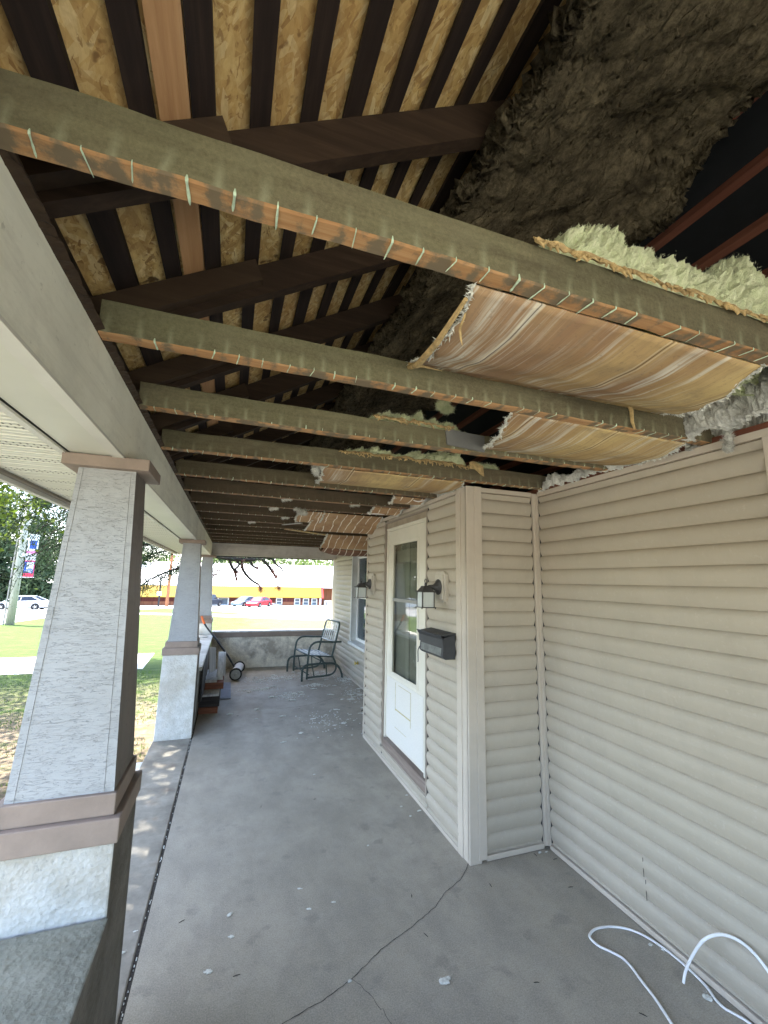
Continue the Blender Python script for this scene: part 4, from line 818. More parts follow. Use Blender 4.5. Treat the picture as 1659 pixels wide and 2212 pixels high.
panel("ceiling_paper", M['kraft'], .80, 1.50, 4.33, 4.80, prof_lerp([(0,2.438),(.3,2.405),(1,2.30)]), "striped kraft paper sheet drooping left of the top of the bay", 27, skew=(-.06,.05), cat="kraft paper", tear=.012)
panel("ceiling_paper", M['kraft'], 1.05, 1.86, 5.02, 5.30, prof_lerp([(0,2.29),(.4,2.25),(1,2.15)]), "lower striped kraft paper sheet hanging behind the far corner of the bay", 31, skew=(-.02,.02), cat="kraft paper", tear=.012)
mb = MB(); mb.grid(lambda u, v: (1.08+.8*u, 5.325+.42*v, 2.155-.095*math.sin(v*2.2)-.02*math.sin(u*3)+.10*v*v+.07*max(0,.2-u)*4*.5), 24, 12)
tag(mb.build("insulation_underside", M['kraftdark'], None, smooth=True, solid=.01), "dark red brown curved underside sagging below the lower kraft sheet", "insulation facing")
def edge_strip(name, y, x0, x1, z0, seed, label, hang=.03, mat='torn', dx=.01):
    m = MB(); rs = random.Random(seed)
    m.grid(lambda u, v: (x0+(x1-x0)*u, y-.01-.010*v-.012*nz(u*6,v,seed,2), z0+.012*nz(u*10,0,seed,1.3)+.02*(1-v)*(.4+.5*nz(u*12,3,seed,2))-hang*v*(.2+.9*abs(nz(u*14,v,seed,3)))), 220, 4)
    for i in range(int((x1-x0)/.012)):
        x = x0+rs.random()*(x1-x0); l = rs.uniform(.006,.026); zc = z0-hang*.35*rs.random()
        m.tube([(x, y-.02, zc), (x+rs.uniform(-.008,.008), y-.026, zc-l*.5), (x+rs.uniform(-.014,.014), y-.028, zc-l)], [.0028,.0022,.0008], 5)
    return tag(m.build(name, M[mat], None, solid=.004, fixn=False), label, "torn paper")
edge_strip("torn_paper", .742, .62, 2.05, 2.560, 2, "long torn tan paper edge draped over the nearest joist under the green insulation")
edge_strip("torn_paper", 1.915, .60, 1.05, 2.556, 4, "torn paper edge along the top of the third joist", .012)
edge_strip("torn_paper", 2.525, .58, 1.50, 2.552, 5, "torn yellowed paper edge along the fourth joist", .02)
mb = MB(); mb.grid(lambda u, v: (1.50+.11*u, 2.508-.012*v, 2.578-.05*v+.012*math.sin(u*5)-.03*u*v), 8, 6); tag(mb.build("torn_scrap", M['torn'], None, solid=.006), "yellow brown torn scrap hooked over the fourth joist above the bay corner", "torn paper")
mb = MB(); mb.hexa([(1.01,1.903,2.462),(1.235,1.903,2.447),(1.235,1.9125,2.447),(1.01,1.9125,2.462),(1.0,1.903,2.548),(1.235,1.903,2.535),(1.235,1.9125,2.535),(1.0,1.9125,2.548)]); tag(mb.build("patch_plate", M['greyslab'], None), "smooth grey patch plate fixed on the face of the third joist", "plate")
mb = MB(); mb.tube([(1.515,1.325,2.57),(1.56,1.318,2.565),(1.60,1.322,2.555),(1.62,1.326,2.52),(1.622,1.328,2.47),(1.63,1.325,2.435)], [.008,.012,.012,.010,.008,.005], 7, flat=.5); tag(mb.build("torn_strip", M['torn'], None), "pale torn strip dangling over the right part of the second joist", "torn paper")
mb = MB()
for q, (a_, b_, w) in enumerate([((.485,.83,2.445),(.60,1.30,2.53),.02)]):
    mb.tube([(.487,.82,2.43),(.50,1.0,2.42),(.53,1.2,2.46),(.565,1.37,2.54)], [.006,.010,.012,.010], 6)
mb.tube([(.55,1.33,2.53),(.60,1.30,2.515),(.66,1.28,2.50)], [.012,.008,.002], 6, flat=.4)
mb.tube([(.51,.86,2.425),(.515,.90,2.405),(.53,.92,2.39),(.54,.93,2.38)], [.003,.004,.003,.001], 5)
tag(mb.build("splintered_strip", M['torn'], None), "splintered pale edge strip at the torn left end of the largest board", "torn paper")
for k, (pts, lab) in enumerate([([(1.46,3.93,2.435),(1.38,3.88,2.40),(1.27,3.86,2.392),(1.20,3.9,2.40)], "white cable end drooping in front of the bay top near the door header"),
                         ([(1.50,3.22,2.44),(1.46,3.18,2.42),(1.40,3.16,2.405),(1.36,3.15,2.41)], "white wire stub curling under the sixth joist"),
                         ([(1.62,2.86,2.47),(1.52,2.80,2.478),(1.42,2.78,2.462),(1.36,2.78,2.455)], "thin white wires poking out beside the top of the bay corner")]):
    mb = MB(); mb.tube(smooth_path(pts, 6), .005, 7); tag(mb.build("loose_wire", M['cord'], None, smooth=True), lab, "wire")
mb = MB(); mb.bar((.57,5.55,2.44), (.72,4.95,2.40), .03, .008); tag(mb.build("hanging_lath", M['greywood'], None), "loose pale lath hanging askew below the far joists", "lath")
mb = MB(); mb.bar((.65,6.0,2.44), (1.3,6.15,2.40), .09, .01); tag(mb.build("hanging_lath", M['board'], None), "pale narrow board strip sagging under the far joists beside the kraft sheet", "lath")

# ------------------------------------------------------------------ lanterns
def lantern():
    t = thing("wall_lantern", (0,0,0), "", "lantern")
    m = MB()   # octagon-cornered stepped mounting block ; wall plane at x=0, lantern toward -x
    def octo(hy, hz, c): return [(-hy+c,-hz),(hy-c,-hz),(hy,-hz+c),(hy,hz-c),(hy-c,hz),(-hy+c,hz),(-hy,hz-c),(-hy,-hz+c)]
    m.prism(octo(.088,.118,.024), 'x', -.010, -.046); m.prism(octo(.066,.094,.006), 'x', -.0462, -.058); m.build("mounting_block", M['block'], t, bevel=.003)
    m = MB(); m.lathe([(.058,-.0585),(.060,-.062),(.056,-.067),(.046,-.070),(.034,-.082),(.022,-.098),(.016,-.11)], (0,0,0), 'x', 24); m.tube([(-.10,0,0),(-.12,0,.004),(-.14,0,.002),(-.155,0,-.006)], [.018,.013,.012,.012], 12); m.build("arm", M['lampmetal'], t, smooth=True)
    cx = -.165; a = .047
    m = MB(); m.frus(cx, 0, -.040, a+.014, a+.014, -.036, a+.014, a+.014); m.frus(cx, 0, -.0358, a+.006, a+.006, .0, .026, .026); m.frus(cx, 0, .0002, .030, .030, .006, .026, .026); m.lathe([(.010,.006),(.010,.024),(.006,.03)], (cx,0,0), 'z', 12)
    m.tube([(cx+.009*math.sin(q), 0, .042-.015*math.cos(q)) for q in np.linspace(0, 6.28, 15)], .003, 6)
    m.build("roof", M['lampmetal'], t)
    m = MB()
    for sx in (-1,1):
        for sy in (-1,1):
            m.box(cx+sx*a-.004, cx+sx*a+.004, sy*a-.004, sy*a+.004, -.148, -.0402); m.lathe([(.004,-.162),(.005,-.158),(.004,-.1545)], (cx+sx*(a+.008), sy*(a+.008), 0), 'z', 8)
            m.lathe([(.004,-.036),(.005,-.030),(.003,-.026)], (cx+sx*(a+.008), sy*(a+.008), 0), 'z', 8)
    m.box(cx-a-.012, cx+a+.012, -a-.012, a+.012, -.154, -.1482); m.build("frame", M['lampmetal'], t)
    m = MB()
    for sx, sy in ((-1,0),(1,0),(0,-1),(0,1)):
        if sx: m.box(cx+sx*a-.001, cx+sx*a+.001, -a+.004, a-.004, -.148, -.0405)
        else: m.box(cx-a+.004, cx+a-.004, sy*a-.001, sy*a+.001, -.148, -.0405)
    m.build("glass", M['lglass'], t)
    m = MB(); m.lathe([(.010,-.147),(.012,-.10),(.012,-.07),(.006,-.06)], (cx,0,0), 'z', 12); m.build("bulb", M['bulb'], t, smooth=True)
    return t
L1 = lantern(); L1.location = (1.555, 2.975, 1.715); tag(L1, "charcoal wall lantern above the black mailbox, right of the door", "lantern", "lanterns beside the door")
L2 = copy_tree(L1); L2.location = (1.555, 4.70, 1.715); tag(L2, "charcoal wall lantern on the far left side of the door, against the window", "lantern", "lanterns beside the door")

# ------------------------------------------------------------------ mailbox
t = thing("mailbox", (1.545, 2.98, 1.21), "black metal mailbox with slanted lid and pale worn plate, under the near lantern", "mailbox")
ya, yb = 2.782, 3.18
MB().prism([(1.536,1.213),(1.455,1.213),(1.432,1.232),(1.440,1.30),(1.440,1.362),(1.536,1.386)], 'y', ya, yb).build("body", M['mailbox'], t, bevel=.003)
mb = MB(); mb.prism([(1.538,1.3865),(1.438,1.372),(1.418,1.378),(1.4375,1.345),(1.437,1.30),(1.432,1.298),(1.430,1.350),(1.410,1.379),(1.412,1.384),(1.438,1.3785),(1.538,1.393)], 'y', ya-.004, yb+.004)
mb.build("lid", M['mailbox'], t)
MB().prism([(1.4385,1.24),(1.4322,1.2355),(1.4355,1.288),(1.4395,1.288)], 'y', ya+.03, yb-.03).build("front_plate", M['mailpale'], t)
mb = MB(); mb.tube(smooth_path([(1.43,3.165,1.255),(1.418,3.17,1.225),(1.415,3.165,1.185),(1.405,3.14,1.155),(1.395,3.12,1.145)], 5), .0035, 7); mb.build("newspaper_hook", M['mailbox'], t, smooth=True)

# ------------------------------------------------------------------ hose bib
t = thing("hose_bib", (2.14, 7.23, .37), "small yellow brass hose tap on the siding below the window", "tap")
mb = MB(); mb.lathe([(.03,-.03),(.03,-.038),(.014,-.04),(.013,-.07)], (2.15,7.23,.37), 'x', 16); mb.build("spout", M['brass'], t)
mb = MB(); mb.lathe([(.030,-.072),(.033,-.078),(.030,-.084)], (2.15,7.23,.372), 'x', 12); mb.build("handle", M['brass'], t)
mb = MB(); mb.tube([(2.09,7.21,.39),(2.07,7.19,.42)], .006, 6); mb.build("lever", M['white'], t)

# ------------------------------------------------------------------ glider chair (faces -x)
t = thing("glider_chair", (1.65, 8.25, 0), "green metal glider armchair with slatted seat and back, in the far right corner", "chair")
W0, W1 = 7.80, 8.70
def sp(pts, r, m, n=6): m.tube(smooth_path(pts, n), r*1.35, 8)
for yy in (W0, W1):
    m = MB(); sp([(1.28,yy,.0),(1.28,yy,.16),(1.305,yy,.235),(1.37,yy,.268),(1.5,yy,.272),(1.72,yy,.272),(1.88,yy,.25),(1.98,yy,.17),(2.03,yy,.06),(2.035,yy,0)], .014, m); m.build("base_frame", M['chair'], t, smooth=True)
for yy in (W0+.05, W1-.05):
    m = MB(); sp([(1.385,yy,.015),(1.39,yy,.3),(1.40,yy,.43),(1.42,yy,.55),(1.48,yy,.62),(1.58,yy,.645),(1.75,yy,.635),(2.02,yy,.625)], .0135, m)
    sp([(1.385,yy,.04),(1.55,yy,.045),(1.75,yy,.05),(1.87,yy,.075),(1.93,yy,.15),(1.92,yy,.25),(1.86,yy,.38)], .0125, m)
    m.build("arm_frame", M['chair'], t, smooth=True)
    for xh0, xh1 in ((1.47,1.52),(1.74,1.76)): MB().bar((xh0,yy+.01,.27), (xh1,yy+.01,.06), .018, .005, (0,1,0)).build("hanger", M['chair'], t)
m = MB(); sy0, sy1 = W0+.07, W1-.07
for (a_, b_) in (((1.40,sy0,.415),(1.40,sy1,.415)), ((1.86,sy0,.365),(1.86,sy1,.365)), ((1.40,sy0,.415),(1.86,sy0,.365)), ((1.40,sy1,.415),(1.86,sy1,.365))): m.tube([a_, b_], .012, 8)
m.tube([(1.40,W0,.10),(1.40,W1,.10)], .01, 8); m.tube([(1.72,W0,.27),(1.72,W1,.27)], .01, 8); m.build("seat_frame", M['chair'], t, smooth=True)
for k in range(5):
    x = 1.45+.088*k; MB().box(x-.012, x+.012, sy0, sy1, .427-.108*(x-1.4), .430-.108*(x-1.4)).build("seat_slat", M['strap'], t)
for k in range(7):
    y = sy0+.045+k*.109; m = MB(); m.bar((1.395,y,.424),(1.87,y,.374), .028, .003); m.build("seat_slat", M['strap'], t)
m = MB(); bx = lambda z: 1.87+.24*(z-.40)
sp([(bx(.36),sy0+.02,.36),(bx(.7),sy0+.02,.70),(bx(.90),sy0+.03,.90),(bx(.96),sy0+.07,.955),(bx(.975),sy0+.14,.97),(bx(.975),sy1-.14,.97),(bx(.96),sy1-.07,.955),(bx(.90),sy1-.03,.90),(bx(.7),sy1-.02,.70),(bx(.36),sy1-.02,.36)], .0135, m); m.build("back_frame", M['chair'], t, smooth=True)
for k in range(7):
    y = sy0+.09+k*.097; m = MB(); m.bar((bx(.62)-.008,y,.62),(bx(.965)-.004,y,.965), .036, .004, (1,0,0)); m.build("back_slat", M['strap'], t)
m = MB(); m.bar((bx(.615),sy0+.02,.615),(bx(.615),sy1-.02,.615), .03, .006); m.bar((bx(.80),sy0+.02,.80),(bx(.80),sy1-.02,.80), .03, .006); m.build("back_rail", M['strap'], t)

t.location = (1.575, 8.30, 0); t.rotation_euler = (0, 0, R(9))
# ------------------------------------------------------------------ reel mower leaning on the low wall
t = thing("reel_mower", (.2, 8.4, 0), "reel mower with black handle and orange grip leaning in the far left corner", "mower")
c0, c1 = Vector((.185,8.13,.105)), Vector((.255,8.78,.105))
for c_ in (c0, c1):
    m = MB(); m.lathe([(.078,-.018),(.098,-.018),(.105,-.010),(.105,.010),(.098,.018),(.078,.018)], c_, 'y', 28); wl = m.build("wheel", M['rubber'], t, smooth=False)
    m = MB(); m.lathe([(.080,-.0185),(.06,-.0195),(.03,-.021),(.022,-.030),(.008,-.032)], c_, 'y', 24); m.lathe([(.008,.02),(.076,.012)], c_, 'y', 24); m.build("hub", M['wheel'], wl)
m = MB(); pr = []
for k in range(9):
    a_ = R(20+k*16); pr.append((.085*math.cos(a_), .085*math.sin(a_)))
pr2 = [(x*.9, z*.9) for x, z in pr[::-1]]
P_ = pr+pr2; n_ = len(P_)
m.add([(c0.x+x, c0.y+.03, .105+z) for x, z in P_]+[(c1.x+x, c1.y-.03, .105+z) for x, z in P_], [tuple(range(n_)), tuple(range(2*n_-1, n_-1, -1))]+[(i, i+n_, (i+1) % n_+n_, (i+1) % n_) for i in range(n_)]); m.build("cover", M['drum'], t)
m = MB(); m.tube([c0+Vector((0,.03,0)), c1-Vector((0,.03,0))], .03, 10); m.build("reel", M['blackm'], t)
hp = [(.20,8.45,.11),(.03,8.55,.36),(-.10,8.63,.52),(-.2,8.70,.645),(-.34,8.76,.80),(-.415,8.80,.90),(-.445,8.80,.96),(-.475,8.80,1.04)]
m = MB(); sp(hp[:7], .0125, m, 4); m.build("handle", M['blackm'], t, smooth=True)
m = MB(); m.tube([hp[5], hp[6], hp[7]], [.019,.021,.018], 12); m.build("grip", M['orange'], t, smooth=True)

# ------------------------------------------------------------------ pile of scrap boards
def plank(name, mat, lab, pts8=None, box=None, rot=None, cat="board"):
    m = MB()
    if box: m.box(*box)
    else: m.hexa(pts8)
    o = m.build(name, M[mat], None, bevel=.003)
    if rot:
        pass
    return tag(o, lab, cat)
plank("timber_block", 'redbrick', "reddish brown block lying lowest at the near end of the scrap pile", box=(-.285,-.05,6.30,6.52,.0,.075), cat="block")
plank("timber_block", 'blackwood', "black block in the scrap pile, on top of the reddish one", box=(-.29,-.035,6.33,6.75,.0765,.20), cat="block")  # near-black block between the reddish block and the grey board
plank("timber_board", 'greywood', "grey board lying flat over the black block", box=(-.285,-.045,6.34,6.95,.2015,.225))
plank("timber_board", 'redbrick', "red brown board on edge in the middle of the scrap pile", box=(-.255,.0,6.62,7.3,.2265,.31))
plank("timber_board", 'greywood', "pale grey board lying on top of the red brown board", box=(-.245,-.09,6.64,7.4,.3115,.345))
plank("timber_board", 'greywood', "broad white weathered board leaning against the low wall, tallest in the pile", pts8=[(-.215,7.05,.36),(-.135,7.30,.33),(-.13,7.33,.33),(-.21,7.08,.36),(-.235,7.05,.73),(-.155,7.30,.68),(-.15,7.33,.68),(-.23,7.08,.73)])
plank("timber_board", 'greywood', "narrow white weathered board leaning in front of the broad one", pts8=[(-.105,6.78,.25),(-.012,6.78,.25),(-.012,6.81,.25),(-.105,6.81,.25),(-.10,6.95,.67),(-.03,6.95,.67),(-.03,6.98,.67),(-.10,6.98,.67)])
plank("timber_board", 'greywood', "short grey offcut sticking up behind the leaning white boards", pts8=[(-.022,7.05,.30),(.016,7.05,.30),(.016,7.08,.30),(-.022,7.08,.30),(-.03,7.12,.64),(.004,7.12,.64),(.004,7.15,.64),(-.03,7.15,.64)])
plank("timber_board", 'blackwood', "dark board leaning against the low wall at the left of the pile", pts8=[(-.285,6.1,.20),(-.255,6.1,.20),(-.235,6.7,.27),(-.265,6.7,.27),(-.285,6.2,.62),(-.26,6.2,.62),(-.25,6.85,.66),(-.28,6.85,.66)])
plank("timber_board", 'slabblue', "flat blue grey board on the floor beside the scrap pile", box=(-.03,.115,6.95,7.95,.001,.02))
plank("cap_fragment", 'whitecap', "loose pale fragment lying on the low wall cap below the mower handle", box=(-.52,-.34,8.55,8.72,.677,.70), cat="fragment")

# ------------------------------------------------------------------ white cable on the floor
cp = [(1.72,1.30),(1.804,1.513),(1.838,1.611),(1.859,1.694),(1.88,1.76),(1.882,1.812),(1.855,1.854),(1.823,1.892),(1.817,1.937),(1.842,1.965),(1.903,1.984),(1.985,1.973),(2.055,1.932),(2.095,1.869),(2.115,1.786),(2.122,1.706),(2.123,1.642),(2.115,1.581),(2.09,1.526),(2.082,1.486),(2.095,1.449),(2.11,1.40),(2.11,1.25)]
mb = MB(); mb.tube(smooth_path([(x, y, .0085+.004*math.sin(i)) for i, (x, y) in enumerate(cp)], 7), .0065, 8, flat=.75)
tag(mb.build("cable", M['cord'], None, smooth=True), "long white cable looping over the floor along the wall", "cable")
ap = [(2.03,1.624,.008),(2.045,1.619,.057),(2.06,1.592,.132),(2.075,1.554,.208),(2.09,1.516,.253),(2.10,1.473,.283),(2.11,1.424,.295),(2.118,1.379,.286),(2.12,1.33,.256),(2.12,1.28,.20),(2.11,1.22,.10),(2.09,1.15,.01)]
mb = MB(); mb.tube(smooth_path(ap, 7), .0062, 8, flat=.75)
tag(mb.build("cable", M['cord'], None, smooth=True), "short white cable arching up off the floor against the siding", "cable")

# ------------------------------------------------------------------ bits of insulation and needles on the floor
tf = [(.528,8.302),(.618,8.085),(.548,7.918),(.87,8.368),(1.002,8.183),(1.041,7.978),(1.108,8.009),(.864,8.071),(.318,7.394),(.386,7.262),(.499,7.347),(.576,7.405),(.673,7.459),(.777,7.555),(.43,7.443),(.717,6.887),(.935,7.08),(1.024,6.983),(.92,6.799),(.971,6.65),(1.143,6.915),(1.395,7.23),(1.544,7.485),(1.427,7.515),(1.448,7.875),(1.715,7.807),(1.816,8.514),(1.661,8.439),(1.345,8.462),(1.221,8.548),(1.761,7.342),(1.579,6.799),(1.675,6.494),(1.883,6.718),(1.838,6.45),(2.0,6.65),(2.10,7.032),(2.10,7.799),(2.11,7.70),(1.489,6.019),(1.616,5.764),(1.429,5.443),(1.315,5.406),(1.761,5.777),(1.846,6.007),(.753,5.926),(.431,5.916),(.875,5.244),(.115,6.197),(1.107,5.726),(.444,6.307),(.666,5.024),(1.174,7.054),(2.08,7.903),(2.002,7.639)]
tn = [(.839,4.164),(.99,3.009),(.499,2.741),(.527,2.57),(.116,2.655),(.127,2.508),(.659,2.583),(.621,2.101),(-.323,2.693),(-.35,2.572),(1.386,3.403),(1.50,3.56),(1.50,3.311),(1.404,3.258),(2.10,2.59),(2.06,2.60),(2.08,1.786+.04),(.03,2.338)]
def bit(x, y, s, seed, n=5, fl=.35):
    rr = random.Random(seed); m = MB(); P = []; Nn = []
    for k in range(n):
        a_, d_ = rr.uniform(0, 6.28), rr.uniform(0, s*1.0); r_ = s*rr.uniform(.3,.65); px, py = math.cos(a_)*d_, math.sin(a_)*d_*.55
        bm = bmesh.new(); bmesh.ops.create_icosphere(bm, subdivisions=2, radius=1); b0 = len(m.v)
        for v in bm.verts:
            c = v.co; q = 1+.5*fbm(c.x+k, c.y, c.z, 2, 3, seed); p = (px+c.x*r_*q, py+c.y*r_*q, max(.0005, r_*fl*.8+c.z*r_*q*fl)); m.v.append(p); P.append(p); Nn.append(tuple(c))
        m.f += [tuple(b0+v.index for v in f.verts) for f in bm.faces]; m.mi += [0]*len(bm.faces); bm.free()
    tufts(m, np.array(P), np.array(Nn), 120, s*.12, s*.4, s*.03, np.random.default_rng(seed))
    return m
protos = []
for k in range(6):
    o = bit(0, 0, .028, 40+k, 4+k % 3).build("insulation_bit", M['tuftw'], None, fixn=False); protos.append(o)
used = [False]*6
for i, (x, y) in enumerate(tf+tn):
    k = i % 6; o = protos[k] if not used[k] else protos[k].copy()
    if used[k]: COL.objects.link(o)
    used[k] = True; rr = random.Random(i*3+1); far = i < len(tf); sc = rr.uniform(.9,1.7) if far else rr.uniform(.25,.55)
    if far and y < 6.3: sc *= .75
    o.location = (x, y, .0005); o.rotation_euler = (0, 0, rr.uniform(-.5,.5)); o.scale = (sc*1.3, sc, sc)
    tag(o, "white insulation bit on the grey floor near the chair and board pile" if far else "tiny white insulation crumb on the near part of the floor", "insulation bit", "white insulation bits near the chair" if far else "tiny crumbs on the near floor")
for (x, y, s, sd, lab) in [(1.02,1.975,.026,77,"largest loose white insulation flake on the near floor, left of the cable"), (2.07,1.545,.022,78,"frayed whitish shred beside the standing cable arch"), (2.12,1.786,.014,79,"small white crumb against the wall base beside the cable")]:
    o = bit(0,0,s,sd,6).build("insulation_flake", M['tuftw'], None, fixn=False); o.location = (x, y, .0005); tag(o, lab, "insulation bit")
mb = MB(); rr = random.Random(9)
for i in range(1500):
    c_ = rr.choice([(.6,8.1,.35,.25),(1.0,8.2,.3,.2),(.55,7.4,.3,.12),(1.45,7.45,.2,.12),(.95,6.9,.2,.2),(1.7,8.3,.35,.3),(2.0,7.7,.12,.3),(1.95,6.7,.2,.4),(1.3,5.6,.4,.5)])
    x, y = rr.gauss(c_[0], c_[2]*.5), rr.gauss(c_[1], c_[3]*.5); s = rr.uniform(.002,.011)
    if x > 2.13 or (x > 1.5 and y < 5): continue
    mb.frus(x, y, .0005, s, s*.7, s*.6, s*.4, s*.4)
for i in range(110):
    x, y = -.292+rr.uniform(-.004,.004), rr.uniform(1.5,6); s = rr.uniform(.0015,.005); mb.frus(x, y, -.008, s*.6, s, -.003, s*.4, s*.5)
tag(mb.build("insulation_crumbs", M['tuftw'], None, fixn=False), "fine white crumbs scattered over the porch floor and its joint", "crumbs", kind='stuff')
mb = MB()
for i, (x, y, a_, l) in enumerate([(-.114,2.688,.5,.03),(.149,2.283,.05,.03),(.344,3.727,1.3,.03),(.762,3.718,.2,.02),(1.562,2.43,1.4,.03),(1.048,2.223,1.9,.03),(1.408,1.837,-.3,.025),(2.004,2.273,-.2,.03),(2.005,2.585,1.6,.03),(2.1,2.51,0.,.03),(1.086,2.494,1.1,.025),(1.734,1.58,-.9,.03),(1.0,6.2,.3,.03),(.2,6.1,.1,.03)]):
    dx, dy = math.cos(a_)*l/2, math.sin(a_)*l/2; mb.tube([(x-dx,y-dy,.003),(x,y,.004),(x+dx,y+dy,.003)], [.0012,.0018,.001], 6)
mb.bar((1.79,5.86,.006),(1.86,5.96,.006), .012, .006)
tag(mb.build("fallen_needles", M['stick'], None), "dark twigs and needles lying scattered on the concrete", "twigs", kind='stuff')

# ------------------------------------------------------------------ vegetation
def leaf_mesh(m, C, n, size, rs, spread, mi=0, aspect=.6, droop=0):
    C = np.array(C); k = rs.integers(0, len(C), n); P = C[k]+rs.normal(0, 1, (n,3))*np.array(spread)
    D = rs.normal(0, 1, (n,3)); D[:,2] -= droop; D /= np.linalg.norm(D, axis=1)[:,None]
    W = np.cross(D, rs.normal(0,1,(n,3))); W /= np.linalg.norm(W, axis=1)[:,None]; s_ = rs.uniform(.6,1.3,n)[:,None]*size
    A = P-D*s_*.5; B = P+W*s_*aspect*.5; E = P+D*s_*.5; F = P-W*s_*aspect*.5; b = len(m.v)
    m.v += [tuple(v) for v in np.stack([A,B,E,F],1).reshape(-1,3).tolist()]; m.f += [(b+4*i,b+4*i+1,b+4*i+2,b+4*i+3) for i in range(n)]; m.mi += [mi]*n
def bushy_tree(name, loc, h, r, mat, label, seed, nleaf=6000, leaf=.16, trunk_h=.35, cat="tree", group=None, zc=.62, trunk=True):
    rs = np.random.default_rng(seed); rr = random.Random(seed); x, y = loc; z = gz(x, y)
    t = thing(name, (x, y, z), label, cat, group)
    m = MB(); tr = .035*h*.5+.05; m.tube([(x,y,z-.1),(x+.02*h,y,z+h*.3),(x-.01*h,y+.01*h,z+h*.6),(x,y,z+h*.85)], [tr*1.3,tr,tr*.6,tr*.15], 10)
    C = []
    for k in range(26):
        a_ = rr.uniform(0,6.28); e_ = rr.uniform(-.75,1.); q = rr.uniform(.45,.95)
        c = Vector((x+math.cos(a_)*r*q*math.sqrt(max(.05,1-e_*e_)), y+math.sin(a_)*r*q*math.sqrt(max(.05,1-e_*e_)), z+h*zc+e_*h*(1-zc)*.95)); C.append(tuple(c))
        m.tube([(x,y,z+h*(.3+.3*rr.random())), tuple((Vector((x,y,z+h*.5))+c)/2+Vector((0,0,.05*h))), tuple(c)], [tr*.4,tr*.22,tr*.06], 6)
    m.build("trunk", M['bark'], t)
    m = MB(); leaf_mesh(m, C, nleaf, leaf, rs, (r*.24, r*.24, h*.075)); m.build("crown", mat, t, fixn=False)
    return t
def conifer(name, loc, h, r, mat, label, seed, n=5000, group=None, leaf=.3, z0f=.06):
    rs = np.random.default_rng(seed); rr = random.Random(seed); x, y = loc; z = gz(x, y); t = thing(name, (x, y, z), label, "tree", group)
    m = MB(); m.tube([(x,y,z-.1),(x,y,z+h*.5),(x,y,z+h*.97)], [h*.018,h*.011,.02], 9); C = []
    for k in range(90):
        q = z0f+(1-z0f)*rr.random()**1.1; L = r*(1-q)**.8*rr.uniform(.75,1.1)+.1; a_ = rr.uniform(0,6.28); zz = z+h*q
        p0 = Vector((x,y,zz)); p1 = p0+Vector((math.cos(a_)*L*.6, math.sin(a_)*L*.6, .02*L)); p2 = p0+Vector((math.cos(a_)*L, math.sin(a_)*L, -.22*L)); m.tube([p0,p1,p2], [.03,.018,.006], 5)
        for j in range(9):
            s_ = .2+.8*j/8; C.append(tuple(p0.lerp(p1, min(1,s_*1.6)) if s_ < .6 else p1.lerp(p2, (s_-.6)/.4)))
    m.build("trunk", M['bark'], t); m = MB(); leaf_mesh(m, C, n, leaf, rs, (.13*r,.13*r,.05*r+.05), aspect=.3, droop=.7); m.build("crown", mat, t, fixn=False)
    return t
# street-side trees, far left
bk = [(-30.5,72,15,5.5),(-25.5,70,17,5.5),(-21,74,16,5),(-36,78,18,6),(-28,66,9,4.2),(-23,66,7,3.2),(-17.6,70,10,4.)]
labs = ["tall dark evergreen at the far left edge behind the street", "tall dark evergreen directly behind the white car", "dark evergreen right of the utility pole behind the white car", "dark evergreen farthest left across the street", "shorter dark evergreen just behind the front of the white car", "low rounded dark evergreen behind the tail of the white car", "dark green tree between the near column and the hillside road"]
for i, (a_, b_, h, r) in enumerate(bk): conifer("evergreen_tree", (a_, b_), h, r, M['needles2'] if i < 6 else M['farleaf'], labs[i], 60+i, 5200, "evergreens across the street", leaf=.75)
bushy_tree("roadside_tree", (-17.0,86), 8.5, 4, M['farleaf'], "light green leafy tree beside the road up the hill", 71, 4500, .6)
bushy_tree("roadside_tree", (-22.5,88), 10, 4.5, M['farleaf'], "green leafy tree hidden partly by the near column, beside the hill road", 72, 4500, .6)
bushy_tree("shrub", (-6.6,84), 2.6, 1.8, M['maple'], "yellow green shrub right of the orange brown pole", 73, 1500, .3, cat="shrub")
# maple at the left shading the walk
bushy_tree("maple_tree", (-7.0,12.6), 8.2, 4.4, M['maple'], "leafy maple whose bright lower leaves hang in at the left edge", 81, 24000, .14, zc=.70)
bushy_tree("shade_tree", (-3.9,5.4), 10.5, 3.7, M['maple'], "leafy tree over the walk in front of the steps", 82, 30000, .15, zc=.78)
